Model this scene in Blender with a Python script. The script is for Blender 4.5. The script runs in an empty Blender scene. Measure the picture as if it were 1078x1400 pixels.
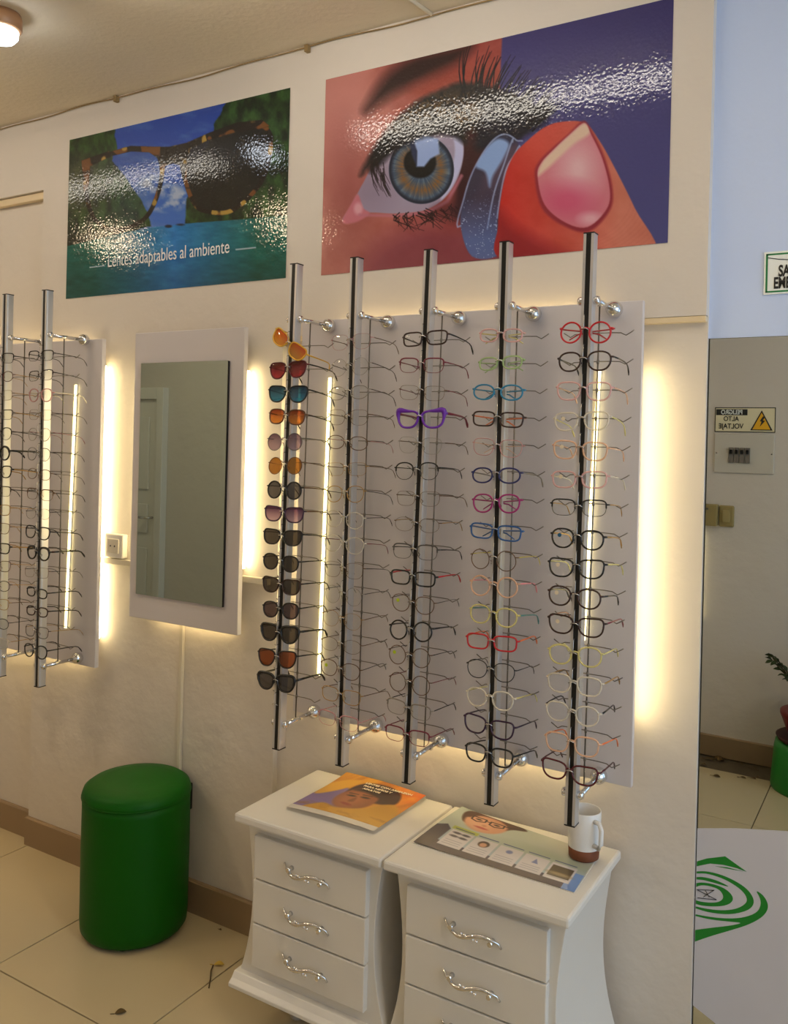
import bpy, math, random
import numpy as np
from mathutils import Matrix, Vector
random.seed(7); rng = np.random.RandomState(5)
S = bpy.context.scene
COL = S.collection

# ------------------------------------------------------------------ camera
FPX, CX, CY = 1189.47, 541.53, 603.41
yaw, pitch, roll = math.radians(31.098), math.radians(-0.068), math.radians(1.41)
fw = Vector((-math.sin(yaw)*math.cos(pitch), math.cos(yaw)*math.cos(pitch), math.sin(pitch)))
rt = Vector((math.cos(yaw), math.sin(yaw), 0)); up = rt.cross(fw)
r2 = rt*math.cos(roll)+up*math.sin(roll); u2 = -rt*math.sin(roll)+up*math.cos(roll)
cam = bpy.data.cameras.new('camera'); cam.sensor_fit = 'HORIZONTAL'; cam.sensor_width = 36
cam.lens = 36*FPX/1078; cam.shift_x = -(CX-539)/1078; cam.shift_y = (CY-700)/1078
cam.clip_start = .02
camo = bpy.data.objects.new('camera', cam); COL.objects.link(camo)
M4 = Matrix((r2, u2, -fw)).transposed().to_4x4(); M4.translation = Vector((0, -2.039, 1.5))
camo.matrix_world = M4; S.camera = camo

# ------------------------------------------------------------------ world, light, exposure
w = bpy.data.worlds.new('world'); S.world = w; w.use_nodes = True
w.node_tree.nodes['Background'].inputs[0].default_value = (.62, .78, 1, 1)
w.node_tree.nodes['Background'].inputs[1].default_value = .9
S.view_settings.view_transform = 'Standard'; S.view_settings.look = 'None'
S.view_settings.gamma = 1; S.view_settings.use_curve_mapping = False
S.view_settings.exposure = 0.68
S.cycles.transparent_max_bounces = 24
S.cycles.max_bounces = 8; S.cycles.sample_clamp_indirect = 6
TUBE_E, DOWN_E, LED_BACK, REFL_E, FILL_E = 19.0, 12.0, 10.5, 4.5, 50.0

def area(name, loc, rot, sx, sy, power, col):
    l = bpy.data.lights.new(name, 'AREA'); l.shape = 'RECTANGLE'; l.size = sx; l.size_y = sy
    l.energy = power; l.color = col
    o = bpy.data.objects.new(name, l); COL.objects.link(o); o.location = loc; o.rotation_euler = rot
    return o
# daylight that enters through the open shop front at the room's +X end
area('daylight', (2.35, -1.15, 1.5), (0, math.radians(90), 0), 2.1, 1.9, 11, (.5, .75, 1))

# ------------------------------------------------------------------ helpers
def lin(c):
    return tuple((x/12.92 if x <= .04045 else ((x+.055)/1.055)**2.4) for x in c)
def srgb(r, g, b): return lin((r/255, g/255, b/255))
_m = {}
def mat(key, col, rough=.5, metal=0, noise=0, nscale=6, bump=0, bscale=40, coat=0, alpha=1, emit=None, estr=0, vcol=False, trans=0, spec=.5, bdist=.002):
    if key in _m: return _m[key]
    m = bpy.data.materials.new(key); m.use_nodes = True; nt = m.node_tree; N = nt.nodes; L = nt.links
    b = N['Principled BSDF']; b.inputs['Roughness'].default_value = rough; b.inputs['Metallic'].default_value = metal
    b.inputs['Base Color'].default_value = (*col, 1); b.inputs['Coat Weight'].default_value = coat
    b.inputs['Coat Roughness'].default_value = .08; b.inputs['Alpha'].default_value = alpha
    b.inputs['Transmission Weight'].default_value = trans; b.inputs['Specular IOR Level'].default_value = spec
    tc = N.new('ShaderNodeTexCoord')
    if noise:
        n = N.new('ShaderNodeTexNoise'); n.inputs['Scale'].default_value = nscale; n.inputs['Detail'].default_value = 5
        L.new(tc.outputs['Object'], n.inputs['Vector'])
        mx = N.new('ShaderNodeMix'); mx.data_type = 'RGBA'
        mx.inputs[6].default_value = (*[min(1, c*(1+noise)) for c in col], 1); mx.inputs[7].default_value = (*[c*(1-noise) for c in col], 1)
        L.new(n.outputs['Fac'], mx.inputs[0]); L.new(mx.outputs[2], b.inputs['Base Color'])
    if vcol:
        a = N.new('ShaderNodeVertexColor'); a.layer_name = 'print'; L.new(a.outputs['Color'], b.inputs['Base Color'])
    if bump:
        n2 = N.new('ShaderNodeTexNoise'); n2.inputs['Scale'].default_value = bscale; n2.inputs['Detail'].default_value = 4
        L.new(tc.outputs['Object'], n2.inputs['Vector'])
        bp = N.new('ShaderNodeBump'); bp.inputs['Strength'].default_value = bump; bp.inputs['Distance'].default_value = bdist
        L.new(n2.outputs['Fac'], bp.inputs['Height']); L.new(bp.outputs['Normal'], b.inputs['Normal'])
        if coat: L.new(bp.outputs['Normal'], b.inputs['Coat Normal'])
    if emit is not None:
        b.inputs['Emission Color'].default_value = (*emit, 1); b.inputs['Emission Strength'].default_value = estr
    _m[key] = m; return m

def lens_mat(key, col, dens, grad=None, gloss=.5):
    """thin tinted or clear spectacle lens: coloured transparency with a glossy surface"""
    if key in _m: return _m[key]
    m = bpy.data.materials.new(key); m.use_nodes = True; nt = m.node_tree; N = nt.nodes; L = nt.links
    N.remove(N['Principled BSDF']); out = N['Material Output']
    t = N.new('ShaderNodeBsdfTransparent'); t.inputs[0].default_value = (*col, 1)
    d = N.new('ShaderNodeBsdfDiffuse'); d.inputs[0].default_value = (*[c*.6 for c in col], 1)
    m1 = N.new('ShaderNodeMixShader'); m1.inputs[0].default_value = dens
    L.new(t.outputs[0], m1.inputs[1]); L.new(d.outputs[0], m1.inputs[2])
    if grad:
        tc = N.new('ShaderNodeTexCoord'); sp = N.new('ShaderNodeSeparateXYZ'); mr = N.new('ShaderNodeMapRange')
        mr.inputs[1].default_value = -.016; mr.inputs[2].default_value = .016
        mx = N.new('ShaderNodeMix'); mx.data_type = 'RGBA'
        mx.inputs[6].default_value = (*grad, 1); mx.inputs[7].default_value = (*col, 1)
        L.new(tc.outputs['Object'], sp.inputs[0]); L.new(sp.outputs[2], mr.inputs[0]); L.new(mr.outputs[0], mx.inputs[0])
        L.new(mx.outputs[2], t.inputs[0]); L.new(mx.outputs[2], d.inputs[0])
    g = N.new('ShaderNodeBsdfGlossy'); g.inputs['Roughness'].default_value = .03
    fr = N.new('ShaderNodeFresnel'); fr.inputs[0].default_value = 1.3+gloss*.5
    m2 = N.new('ShaderNodeMixShader'); L.new(fr.outputs[0], m2.inputs[0]); L.new(m1.outputs[0], m2.inputs[1]); L.new(g.outputs[0], m2.inputs[2])
    L.new(m2.outputs[0], out.inputs[0]); _m[key] = m; return m

class MB:
    def __init__(s): s.v = []; s.f = []; s.sm = []
    def add(s, vs, fs, smooth=False):
        o = len(s.v); s.v += [tuple(v) for v in vs]; s.f += [tuple(i+o for i in f) for f in fs]; s.sm += [smooth]*len(fs); return s
    def box(s, x0, x1, y0, y1, z0, z1):
        vs = [(x, y, z) for z in (z0, z1) for y in (y0, y1) for x in (x0, x1)]
        return s.add(vs, [(0, 2, 3, 1), (4, 5, 7, 6), (0, 1, 5, 4), (2, 6, 7, 3), (0, 4, 6, 2), (1, 3, 7, 5)])
    def tube(s, pts, r, n=6, closed=False, ry=None, upv=(0, 0, 1), cap=True):
        pts = [Vector(p) for p in pts]; m = len(pts); rs = r if isinstance(r, (list, tuple)) else [r]*m
        vs = []
        for i, p in enumerate(pts):
            a = pts[(i-1) % m] if (closed or i > 0) else p; b = pts[(i+1) % m] if (closed or i < m-1) else p
            t = (b-a).normalized() if (b-a).length > 1e-9 else Vector((0, 0, 1)); u = Vector(upv)
            if abs(t.dot(u)) > .95: u = Vector((1, 0, 0)) if abs(t.x) < .9 else Vector((0, 1, 0))
            s1 = t.cross(u).normalized(); s2 = s1.cross(t)
            for k in range(n):
                a_ = 2*math.pi*(k+.5)/n; q = rs[i]/ (math.cos(math.pi/n) if n == 4 else 1)
                vs.append(p+s1*math.cos(a_)*q+s2*math.sin(a_)*(q if ry is None else ry*q/rs[i]))
        fs = []
        for i in range(m if closed else m-1):
            j = (i+1) % m
            for k in range(n): fs.append((i*n+k, i*n+(k+1) % n, j*n+(k+1) % n, j*n+k))
        if cap and not closed: fs += [tuple(range(n))[::-1], tuple((m-1)*n+k for k in range(n))]
        return s.add(vs, fs, n > 4)
    def lathe(s, prof, n=24, c=(0, 0, 0), axis='z', smooth=True, capped=True):
        vs = []
        for (r, h) in prof:
            for k in range(n):
                a = 2*math.pi*k/n; x, y = r*math.cos(a), r*math.sin(a)
                p = (x, y, h) if axis == 'z' else ((x, h, -y) if axis == 'y' else (h, x, y))
                vs.append((p[0]+c[0], p[1]+c[1], p[2]+c[2]))
        m = len(prof); fs = [(i*n+k, i*n+(k+1) % n, (i+1)*n+(k+1) % n, (i+1)*n+k) for i in range(m-1) for k in range(n)]
        s.add(vs, fs, smooth)
        if capped:
            o = len(s.v)-len(vs); s.f += [tuple(o+k for k in range(n))[::-1], tuple(o+(m-1)*n+k for k in range(n))]; s.sm += [False, False]
        return s
    def prism(s, poly, a0, a1, axis='y'):
        n = len(poly)
        def P(p, a): return (p[0], a, p[1]) if axis == 'y' else ((a, p[0], p[1]) if axis == 'x' else (p[0], p[1], a))
        vs = [P(p, a0) for p in poly]+[P(p, a1) for p in poly]
        return s.add(vs, [tuple(range(n)), tuple(range(2*n-1, n-1, -1))]+[(i, i+n, (i+1) % n+n, (i+1) % n) for i in range(n)])
    def build(s, name, m, parent=None, loc=None, rot=None, bevel=0, mesh=None):
        me = bpy.data.meshes.new(name); me.from_pydata(s.v, [], s.f)
        me.polygons.foreach_set('use_smooth', s.sm); me.materials.append(m); me.validate(); me.update()
        import bmesh
        bm = bmesh.new(); bm.from_mesh(me); bmesh.ops.recalc_face_normals(bm, faces=bm.faces); bm.to_mesh(me); bm.free()
        return link(name, me, parent, loc, rot, bevel)
def link(name, me, parent=None, loc=None, rot=None, bevel=0):
    o = bpy.data.objects.new(name, me); COL.objects.link(o)
    if parent: o.parent = parent
    if loc: o.location = loc
    if rot: o.rotation_euler = rot
    if bevel:
        b = o.modifiers.new('b', 'BEVEL'); b.width = bevel; b.segments = 2; b.limit_method = 'ANGLE'; b.angle_limit = .6
    return o
def empty(name, loc=(0, 0, 0), rot=(0, 0, 0)):
    o = bpy.data.objects.new(name, None); COL.objects.link(o); o.location = loc; o.rotation_euler = rot; o.empty_display_size = .05; return o
def tag(o, label, cat, group=None):
    o['label'] = label; o['category'] = cat
    if group: o['group'] = group
    return o
def struct(o): o['kind'] = 'structure'; return o
def text(name, s, size, m, parent, loc, rot=(math.pi/2, 0, 0), sx=1, bold=0, align='CENTER', ext=.0003):
    c = bpy.data.curves.new(name, 'FONT'); c.body = s; c.size = size; c.align_x = align; c.align_y = 'CENTER'; c.extrude = ext; c.offset = bold
    t = bpy.data.objects.new('tmp', c); COL.objects.link(t)
    dg = bpy.context.evaluated_depsgraph_get(); me = bpy.data.meshes.new_from_object(t.evaluated_get(dg)); bpy.data.objects.remove(t)
    me.materials.clear(); me.materials.append(m)
    o = link(name, me, parent, loc, rot); o.scale = (sx, 1, 1); return o

# ------------------------------------------------------------------ materials of the room
WALL = mat('wall_paint', srgb(216, 208, 198), .55, noise=.03, nscale=2.5, bump=.5, bscale=9, bdist=.012)
COOL = mat('daylight_tinted_wall', srgb(196, 214, 250), .6, noise=.03, nscale=3, bump=.4, bscale=12, bdist=.006)  # the blue cast of daylight is put into this wall colour
CEIL = mat('ceiling_paint', srgb(226, 212, 186), .7, noise=.04, nscale=3, bump=.5, bscale=60, bdist=.004)
TILE = mat('glazed_tile', srgb(196, 180, 146), .16, noise=.05, nscale=2.2, bump=.05, bscale=5)
GROUT = mat('grout', srgb(92, 80, 62), .9, noise=.2, nscale=30)
SKIRT = mat('skirting_tile', srgb(150, 126, 96), .35, noise=.06, nscale=8)
BOARD = mat('board_laminate', srgb(208, 203, 205), .3, noise=.015, nscale=5, bump=.08, bscale=20)
WHITE = mat('white_lacquer', srgb(226, 222, 214), .32, noise=.015, nscale=5)
CHROME = mat('chrome', (.75, .74, .73), .12, 1, noise=.03, nscale=20)
STEEL = mat('pole_steel', (.66, .655, .66), .38, .75, noise=.05, nscale=9)
BLACK = mat('black_plastic', (.006, .006, .007), .3, noise=.2)
ROD = mat('rod_metal', (.16, .145, .13), .35, .8, noise=.1)
LEDB = mat('led_light', (.9, .8, .6), .5, emit=srgb(255, 232, 172), estr=LED_BACK)
REFL = mat('reflection_glow', (.9, .8, .6), .5, emit=srgb(255, 232, 150), estr=REFL_E)
MIRROR = mat('mirror_glass', (.62, .65, .62), .0, 1, noise=.01)
MIRROR2 = mat('tall_mirror_glass', (.44, .54, .53), .0, 1, noise=.01)
PLAST = mat('cream_plastic', srgb(214, 200, 165), .4, noise=.03)

# ------------------------------------------------------------------ structure
b = MB()
b.box(-2.755, -.42, 0, .2, 1.80, 2.65)        # plaster above the niche
b.box(-2.755, -1.63, 0, .2, 0, 1.80)
b.box(-1.63, -.42, .02, .2, 0, 1.80)
b.box(-5, -2.755, .035, .2, 0, 2.38); b.box(-5, -2.755, 0, .2, 2.38, 2.65)
struct(b.build('wall_back', WALL))
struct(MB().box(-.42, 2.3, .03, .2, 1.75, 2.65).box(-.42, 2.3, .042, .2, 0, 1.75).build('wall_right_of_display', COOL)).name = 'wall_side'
struct(MB().box(-5, -.2, -2.5, -2.362, 0, 2.65).box(-.2, 2.3, -2.5, -2.362, 0, 2.65).build('wall_front', WALL))
struct(MB().box(-5.1, -5, -2.5, .2, 0, 2.65).build('wall_left', WALL))
# shop front: a wall with an opening towards the street
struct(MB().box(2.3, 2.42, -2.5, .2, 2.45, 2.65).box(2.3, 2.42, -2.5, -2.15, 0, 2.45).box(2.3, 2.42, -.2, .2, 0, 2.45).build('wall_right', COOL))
struct(MB().box(-5.1, 2.42, -2.5, .2, 2.65, 2.75).build('ceiling', CEIL))
fl = struct(MB().box(-5.1, 2.42, -2.5, .2, -.06, -.006).build('floor', GROUT))
T = .55; G = .0018
base = MB().box(G, T-G, G, T-G, -.0055, 0).build('floor_tile', TILE, fl, (-2.74-T*4, -.52+T, 0), bevel=.0012)
first = True
for i in range(13):
    for j in range(5):
        o = base if first else base.copy()
        if not first: COL.objects.link(o)
        first = False; o.parent = fl
        o.location = (-2.74+T*(i-4), -.52+T*(1-j)-.0, 0)
TRIM = mat('trim_paint', srgb(226, 206, 168), .5, noise=.04)
struct(MB().box(-5, -2.757, .012, .034, 2.352, 2.379).build('trim_1', TRIM, bevel=.003)); struct(MB().box(-1.629, -.421, .001, .0195, 1.786, 1.7995).build('trim_2', TRIM, bevel=.002))
def skirt(name, x0, x1, y, s):
    h = .1
    prof = [(y, 0), (y-.014*s, 0), (y-.014*s, h-.004), (y-.010*s, h), (y, h)]
    struct(MB().prism(prof, x0, x1, 'x').build(name, SKIRT))
skirt('baseboard_back', -2.757, -1.63, 0, 1); skirt('baseboard_left', -5, -2.757, .035, 1); skirt('baseboard_right', -1.63, -.42, .02, 1)
skirt('baseboard_front', -4.1, 2.3, -2.362, -1)
# white door on the far side of the room, seen in the tall mirror
d = struct(empty('door_1', (-4.9, -2.362, 0)))
MB().box(0, .5-.06, 0, .03, 0, 1.74).build('door_leaf', WHITE, d, bevel=.003)
fr = MB().box(.44, .50, 0, .055, 0, 1.82).box(-.05, .44, 0, .055, 1.74, 1.82).build('door_frame', WHITE, d, bevel=.004)
for z0, z1 in ((.12, .72), (.82, 1.02), (1.12, 1.62)): MB().box(.1, .36, .03, .042, z0, z1).build('door_panel', WHITE, d, bevel=.006)
MB().tube([(.40, .03, .93), (.40, .08, .93), (.32, .08, .93)], .009, 8).build('door_handle', CHROME, d)

# horizontal wire duct behind the tall mirror
DUCT = mat('duct_plastic', srgb(214, 206, 188), .4, noise=.02)
tag(MB().box(-2.40, -1.655, -.016, 0, 1.058, 1.078).build('wire_duct', DUCT, bevel=.002), 'slim cream wire duct running level behind the tall mirror', 'wire duct')
s = empty('power_socket', (-2.315, 0, 1.12)); tag(s, 'white power socket on the wall between far board and tall mirror', 'power socket')
MB().box(-.045, .045, -.022, 0, -.038, .042).build('housing', WHITE, s, bevel=.004)
MB().box(-.028, .028, -.026, -.021, -.022, .026).build('faceplate', DUCT, s, bevel=.002)
for x in (-.01, .01): MB().lathe([(.003, -.027), (.003, -.0255)], 8, (x, 0, .002), 'y').build('socket_hole', BLACK, s)
tag(MB().box(-2.012, -1.998, -.012, 0, 0.10, .90).build('cable_conduit', DUCT, bevel=.002), 'thin cream cable conduit dropping from the tall mirror behind the green stool', 'conduit')
s = empty('wall_outlet', (-1.968, -.0, .360)); tag(s, 'small black wall outlet just behind the green stool', 'wall outlet')
MB().box(-.020, .020, -.014, 0, -.042, .042).build('housing', BLACK, s, bevel=.004)
MB().box(-.015, .015, -.017, -.013, -.034, .034).build('faceplate', PLAST, s, bevel=.001)

# cable along the ceiling edge with nail clips, conduit crossing the ceiling
CABLE = mat('old_cable', srgb(150, 124, 80), .6, noise=.25, nscale=25)
pts = []
for i in range(90):
    x = -4.2+i*(4.2-.42)/89
    pts.append((x, -.005, 2.643+.003*math.sin(x*7)+.002*math.sin(x*17+1)))
c = MB().tube(pts, .0022, 6).build('ceiling_cable', CABLE); tag(c, 'thin brown cable sagging along the joint of ceiling and wall', 'cable')
for x in (-2.37, -1.56, -3.2): MB().box(x-.006, x+.006, -.016, 0, 2.628, 2.648).build('clip', CABLE, c)
c = MB().tube([(-1.148, -.004, 2.645), (-1.16, -.10, 2.645), (-1.15, -.5, 2.646), (-1.16, -2.3, 2.646)], .006, 8).build('ceiling_conduit', CEIL)
tag(c, 'thin beige conduit crossing the ceiling above the eye poster', 'conduit')

# ------------------------------------------------------------------ lamps
def downlight(x, y, label, grp=None):
    t = empty('ceiling_downlight', (x, y, 2.65)); tag(t, label, 'ceiling light', grp)
    MB().lathe([(.052, 0), (.056, -.012), (.056, -.04), (.048, -.046)], 32).build('housing', mat('copper_ring', srgb(196, 150, 110), .4, .3, noise=.05), t)
    MB().lathe([(.047, -.044), (.046, -.062), (.036, -.074), (.015, -.08), (.002, -.081)], 32).build('diffuser', mat('diffuser', (.9, .9, .9), .4, emit=srgb(236, 244, 255), estr=DOWN_E), t)
downlight(-2.20, -.56, 'round ceiling light glowing white in the top corner')
def tube_light(x0, x1, y, label):
    t = empty('tube_light', ((x0+x1)/2, y, 2.65)); tag(t, label, 'tube light', 'warm tube lights on the ceiling'); h = (x1-x0)/2
    MB().box(-h, h, -.03, .03, -.025, 0).build('housing', WHITE, t, bevel=.003)
    MB().tube([(-h+.03, 0, -.042), (h-.03, 0, -.042)], .009, 12).build('tube', mat('warm_tube' if x0 > -2 else 'dim_warm_tube', (.9, .9, .8), .4, emit=srgb(255, 246, 232), estr=TUBE_E if x0 > -2 else TUBE_E*.55), t)
    for q in (-1, 1): MB().box(q*h-.015, q*h+.015, -.02, .02, -.06, -.02).build('holder', WHITE, t)
tube_light(-1.80, -.62, -.60, 'warm tube light on the ceiling facing the eye poster')
tube_light(-3.9, -2.42, -.60, 'warm tube light on the ceiling facing the island poster')

def added_fill_light(x, y, label):  # added fill lamps, out of view, that brighten the lower room
    t = empty('added_fill_lamp', (x, y, 2.65)); tag(t, label, 'ceiling light')
    MB().lathe([(.10, 0), (.108, -.01), (.108, -.03), (.098, -.036)], 32).build('housing', WHITE, t)
    MB().lathe([(.096, -.034), (.088, -.046), (.05, -.054), (.002, -.056)], 32).build('diffuser', mat('fill_diffuser', (.9, .88, .8), .4, emit=srgb(255, 228, 188), estr=FILL_E), t)
added_fill_light(.25, -.95, 'added unseen warm fill lamp nearest the big mirror')
added_fill_light(-2.80, -1.5, 'added unseen warm fill lamp in front of the tall mirror')
added_fill_light(-4.0, -1.4, 'added unseen warm fill lamp over the far end of the room')
added_fill_light(.9, -1.3, 'added unseen warm fill lamp nearest the shop front')

# ------------------------------------------------------------------ display boards, LED strips
def board(x0, x1, z0, z1, label, yb=.019):
    o = MB().box(x0, x1, -.05, -.034, z0, z1).build('display_board', BOARD, bevel=.0015)
    tag(o, label, 'display board')
    for x in (x0+.12, x1-.12):
        for z in (z0+.12, z1-.12): MB().lathe([(.012, -.034), (.012, yb)], 10, (x, 0, z), 'y').build('standoff', CHROME, o)
    return o
board(-1.522, -.549, .719, 1.834, 'pale grey wall board behind the five chrome eyewear racks')
board(-3.35, -2.360, .709, 1.817, 'pale grey wall board cut off by the edge of the photo', -.001)
def led_back(x, z0, z1, side, label):
    t = empty('led_strip', (x, 0, 0)); tag(t, label, 'led strip')
    MB().box(-.004, .004, -.026, -.008, z0, z1).build('channel', WHITE, t)
    MB().box(.004 if side > 0 else -.010, .010 if side > 0 else -.004, -.026, -.010, z0, z1).build('diffuser', LEDB, t)
led_back(-.572, .86, 1.68, 1, 'glowing led strip behind the board edge nearest the big mirror')
led_back(-1.500, .86, 1.68, -1, 'glowing led strip behind the board edge by the sunglasses rack')
led_back(-1.757, 1.10, 1.70, 1, 'glowing led strip behind the tall mirror on the sunglasses side')
led_back(-2.180, 1.10, 1.70, -1, 'glowing led strip behind the tall mirror facing the far board')
led_back(-2.394, .80, 1.73, 1, 'glowing led strip behind the far board edge facing the tall mirror')
def led_level(x0, x1, z, down, label):
    t = empty('led_strip', ((x0+x1)/2, 0, z)); tag(t, label, 'led strip'); h = (x1-x0)/2
    MB().box(-h, h, -.026, -.010, -.003, .003).build('channel', WHITE, t)
    MB().box(-h, h, -.026, -.012, -.008 if down else .003, -.003 if down else .008).build('diffuser', mat('led_soft_light' if down else 'led_faint_light', (.9, .8, .6), .5, emit=srgb(255, 226, 160), estr=8.0 if down else 3.6), t)
led_level(-1.42, -.66, .755, True, 'level led strip hidden along the lower edge of the five-rack board')
led_level(-1.42, -.66, 1.800, False, 'level led strip hidden along the upper edge of the five-rack board')
led_level(-3.2, -2.46, .745, True, 'level led strip hidden along the lower edge of the far board')
led_level(-3.2, -2.46, 1.785, False, 'level led strip hidden along the upper edge of the far board')
led_level(-2.13, -1.80, .935, True, 'level led strip hidden along the lower edge of the tall mirror')
def reflection_bar(x, z0, z1, label, x1=None):  # glowing bars stand in for reflections of led strips in the board
    t = empty('reflected_light_bar', (x, -.05, z0)); tag(t, label, 'light reflection')
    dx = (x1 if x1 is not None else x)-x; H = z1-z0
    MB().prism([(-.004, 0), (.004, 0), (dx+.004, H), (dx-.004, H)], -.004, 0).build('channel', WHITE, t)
    MB().prism([(-.0038, .002), (.0038, .002), (dx+.0038, H-.002), (dx-.0038, H-.002)], -.008, -.004).build('diffuser', REFL, t)
reflection_bar(-1.430, .835, 1.672, 'bright vertical line of reflected light on the board behind the sunglasses rack', -1.416)
reflection_bar(-2.505, .825, 1.665, 'bright vertical line of reflected light on the far board behind its racks', -2.482)
reflection_bar(-.668, 1.04, 1.676, 'bright vertical line of reflected light behind the rack nearest the big mirror', -.646)

# ------------------------------------------------------------------ mirrors
t = empty('tall_mirror', (-1.968, 0, .905)); tag(t, 'tall framed mirror on a pale backlit panel between the two boards', 'mirror')
MB().box(-.2325, .2325, -.052, -.034, 0, .923).build('back_panel', BOARD, t, bevel=.0015)
MB().box(-.194, .178, -.0585, -.052, .079, .822).build('mirror_edge', BLACK, t)
MB().box(-.1945, .1765, -.0595, -.0585, .079, .8235).build('mirror_glass', MIRROR2, t)
for x in (-.15, .15): MB().lathe([(.012, -.034), (.012, 0)], 10, (x, 0, .5), 'y').build('standoff', CHROME, t)
t = empty('wall_mirror', (.3, .042, 0)); tag(t, 'big frameless mirror reaching the floor beyond the wall corner', 'mirror')
MB().box(-.7185, 1.2, -.0105, 0, .0, 1.75).build('mirror_edge', mat('mirror_edge_glass', srgb(50, 52, 42), .3, noise=.1), t)
MB().box(-.7165, 1.2, -.0118, -.0105, .0, 1.749).build('mirror_glass', MIRROR, t)

# ------------------------------------------------------------------ prints
def homog(src, dst):
    A = []; B = []
    for (x, y), (u, v) in zip(src, dst):
        A.append([x, y, 1, 0, 0, 0, -u*x, -u*y]); B.append(u)
        A.append([0, 0, 0, x, y, 1, -v*x, -v*y]); B.append(v)
    h = np.linalg.solve(np.array(A, float), np.array(B, float)); return np.append(h, 1).reshape(3, 3)
def vnoise(X, Y, s, seed=0):
    r = np.random.RandomState(seed); Tb = r.rand(256, 256)
    x, y = X/s+500, Y/s+500; xi, yi = np.floor(x).astype(int), np.floor(y).astype(int); fx, fy = x-xi, y-yi
    fx = fx*fx*(3-2*fx); fy = fy*fy*(3-2*fy); a = lambda i, j: Tb[(xi+i) % 256, (yi+j) % 256]
    return (a(0, 0)*(1-fx)+a(1, 0)*fx)*(1-fy)+(a(0, 1)*(1-fx)+a(1, 1)*fx)*fy
def fbm(X, Y, s, seed=0, o=4):
    return sum(vnoise(X, Y, s/2**i, seed+i)/2**i for i in range(o))/sum(1/2**i for i in range(o))
def sm(p): return tuple(p)
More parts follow.
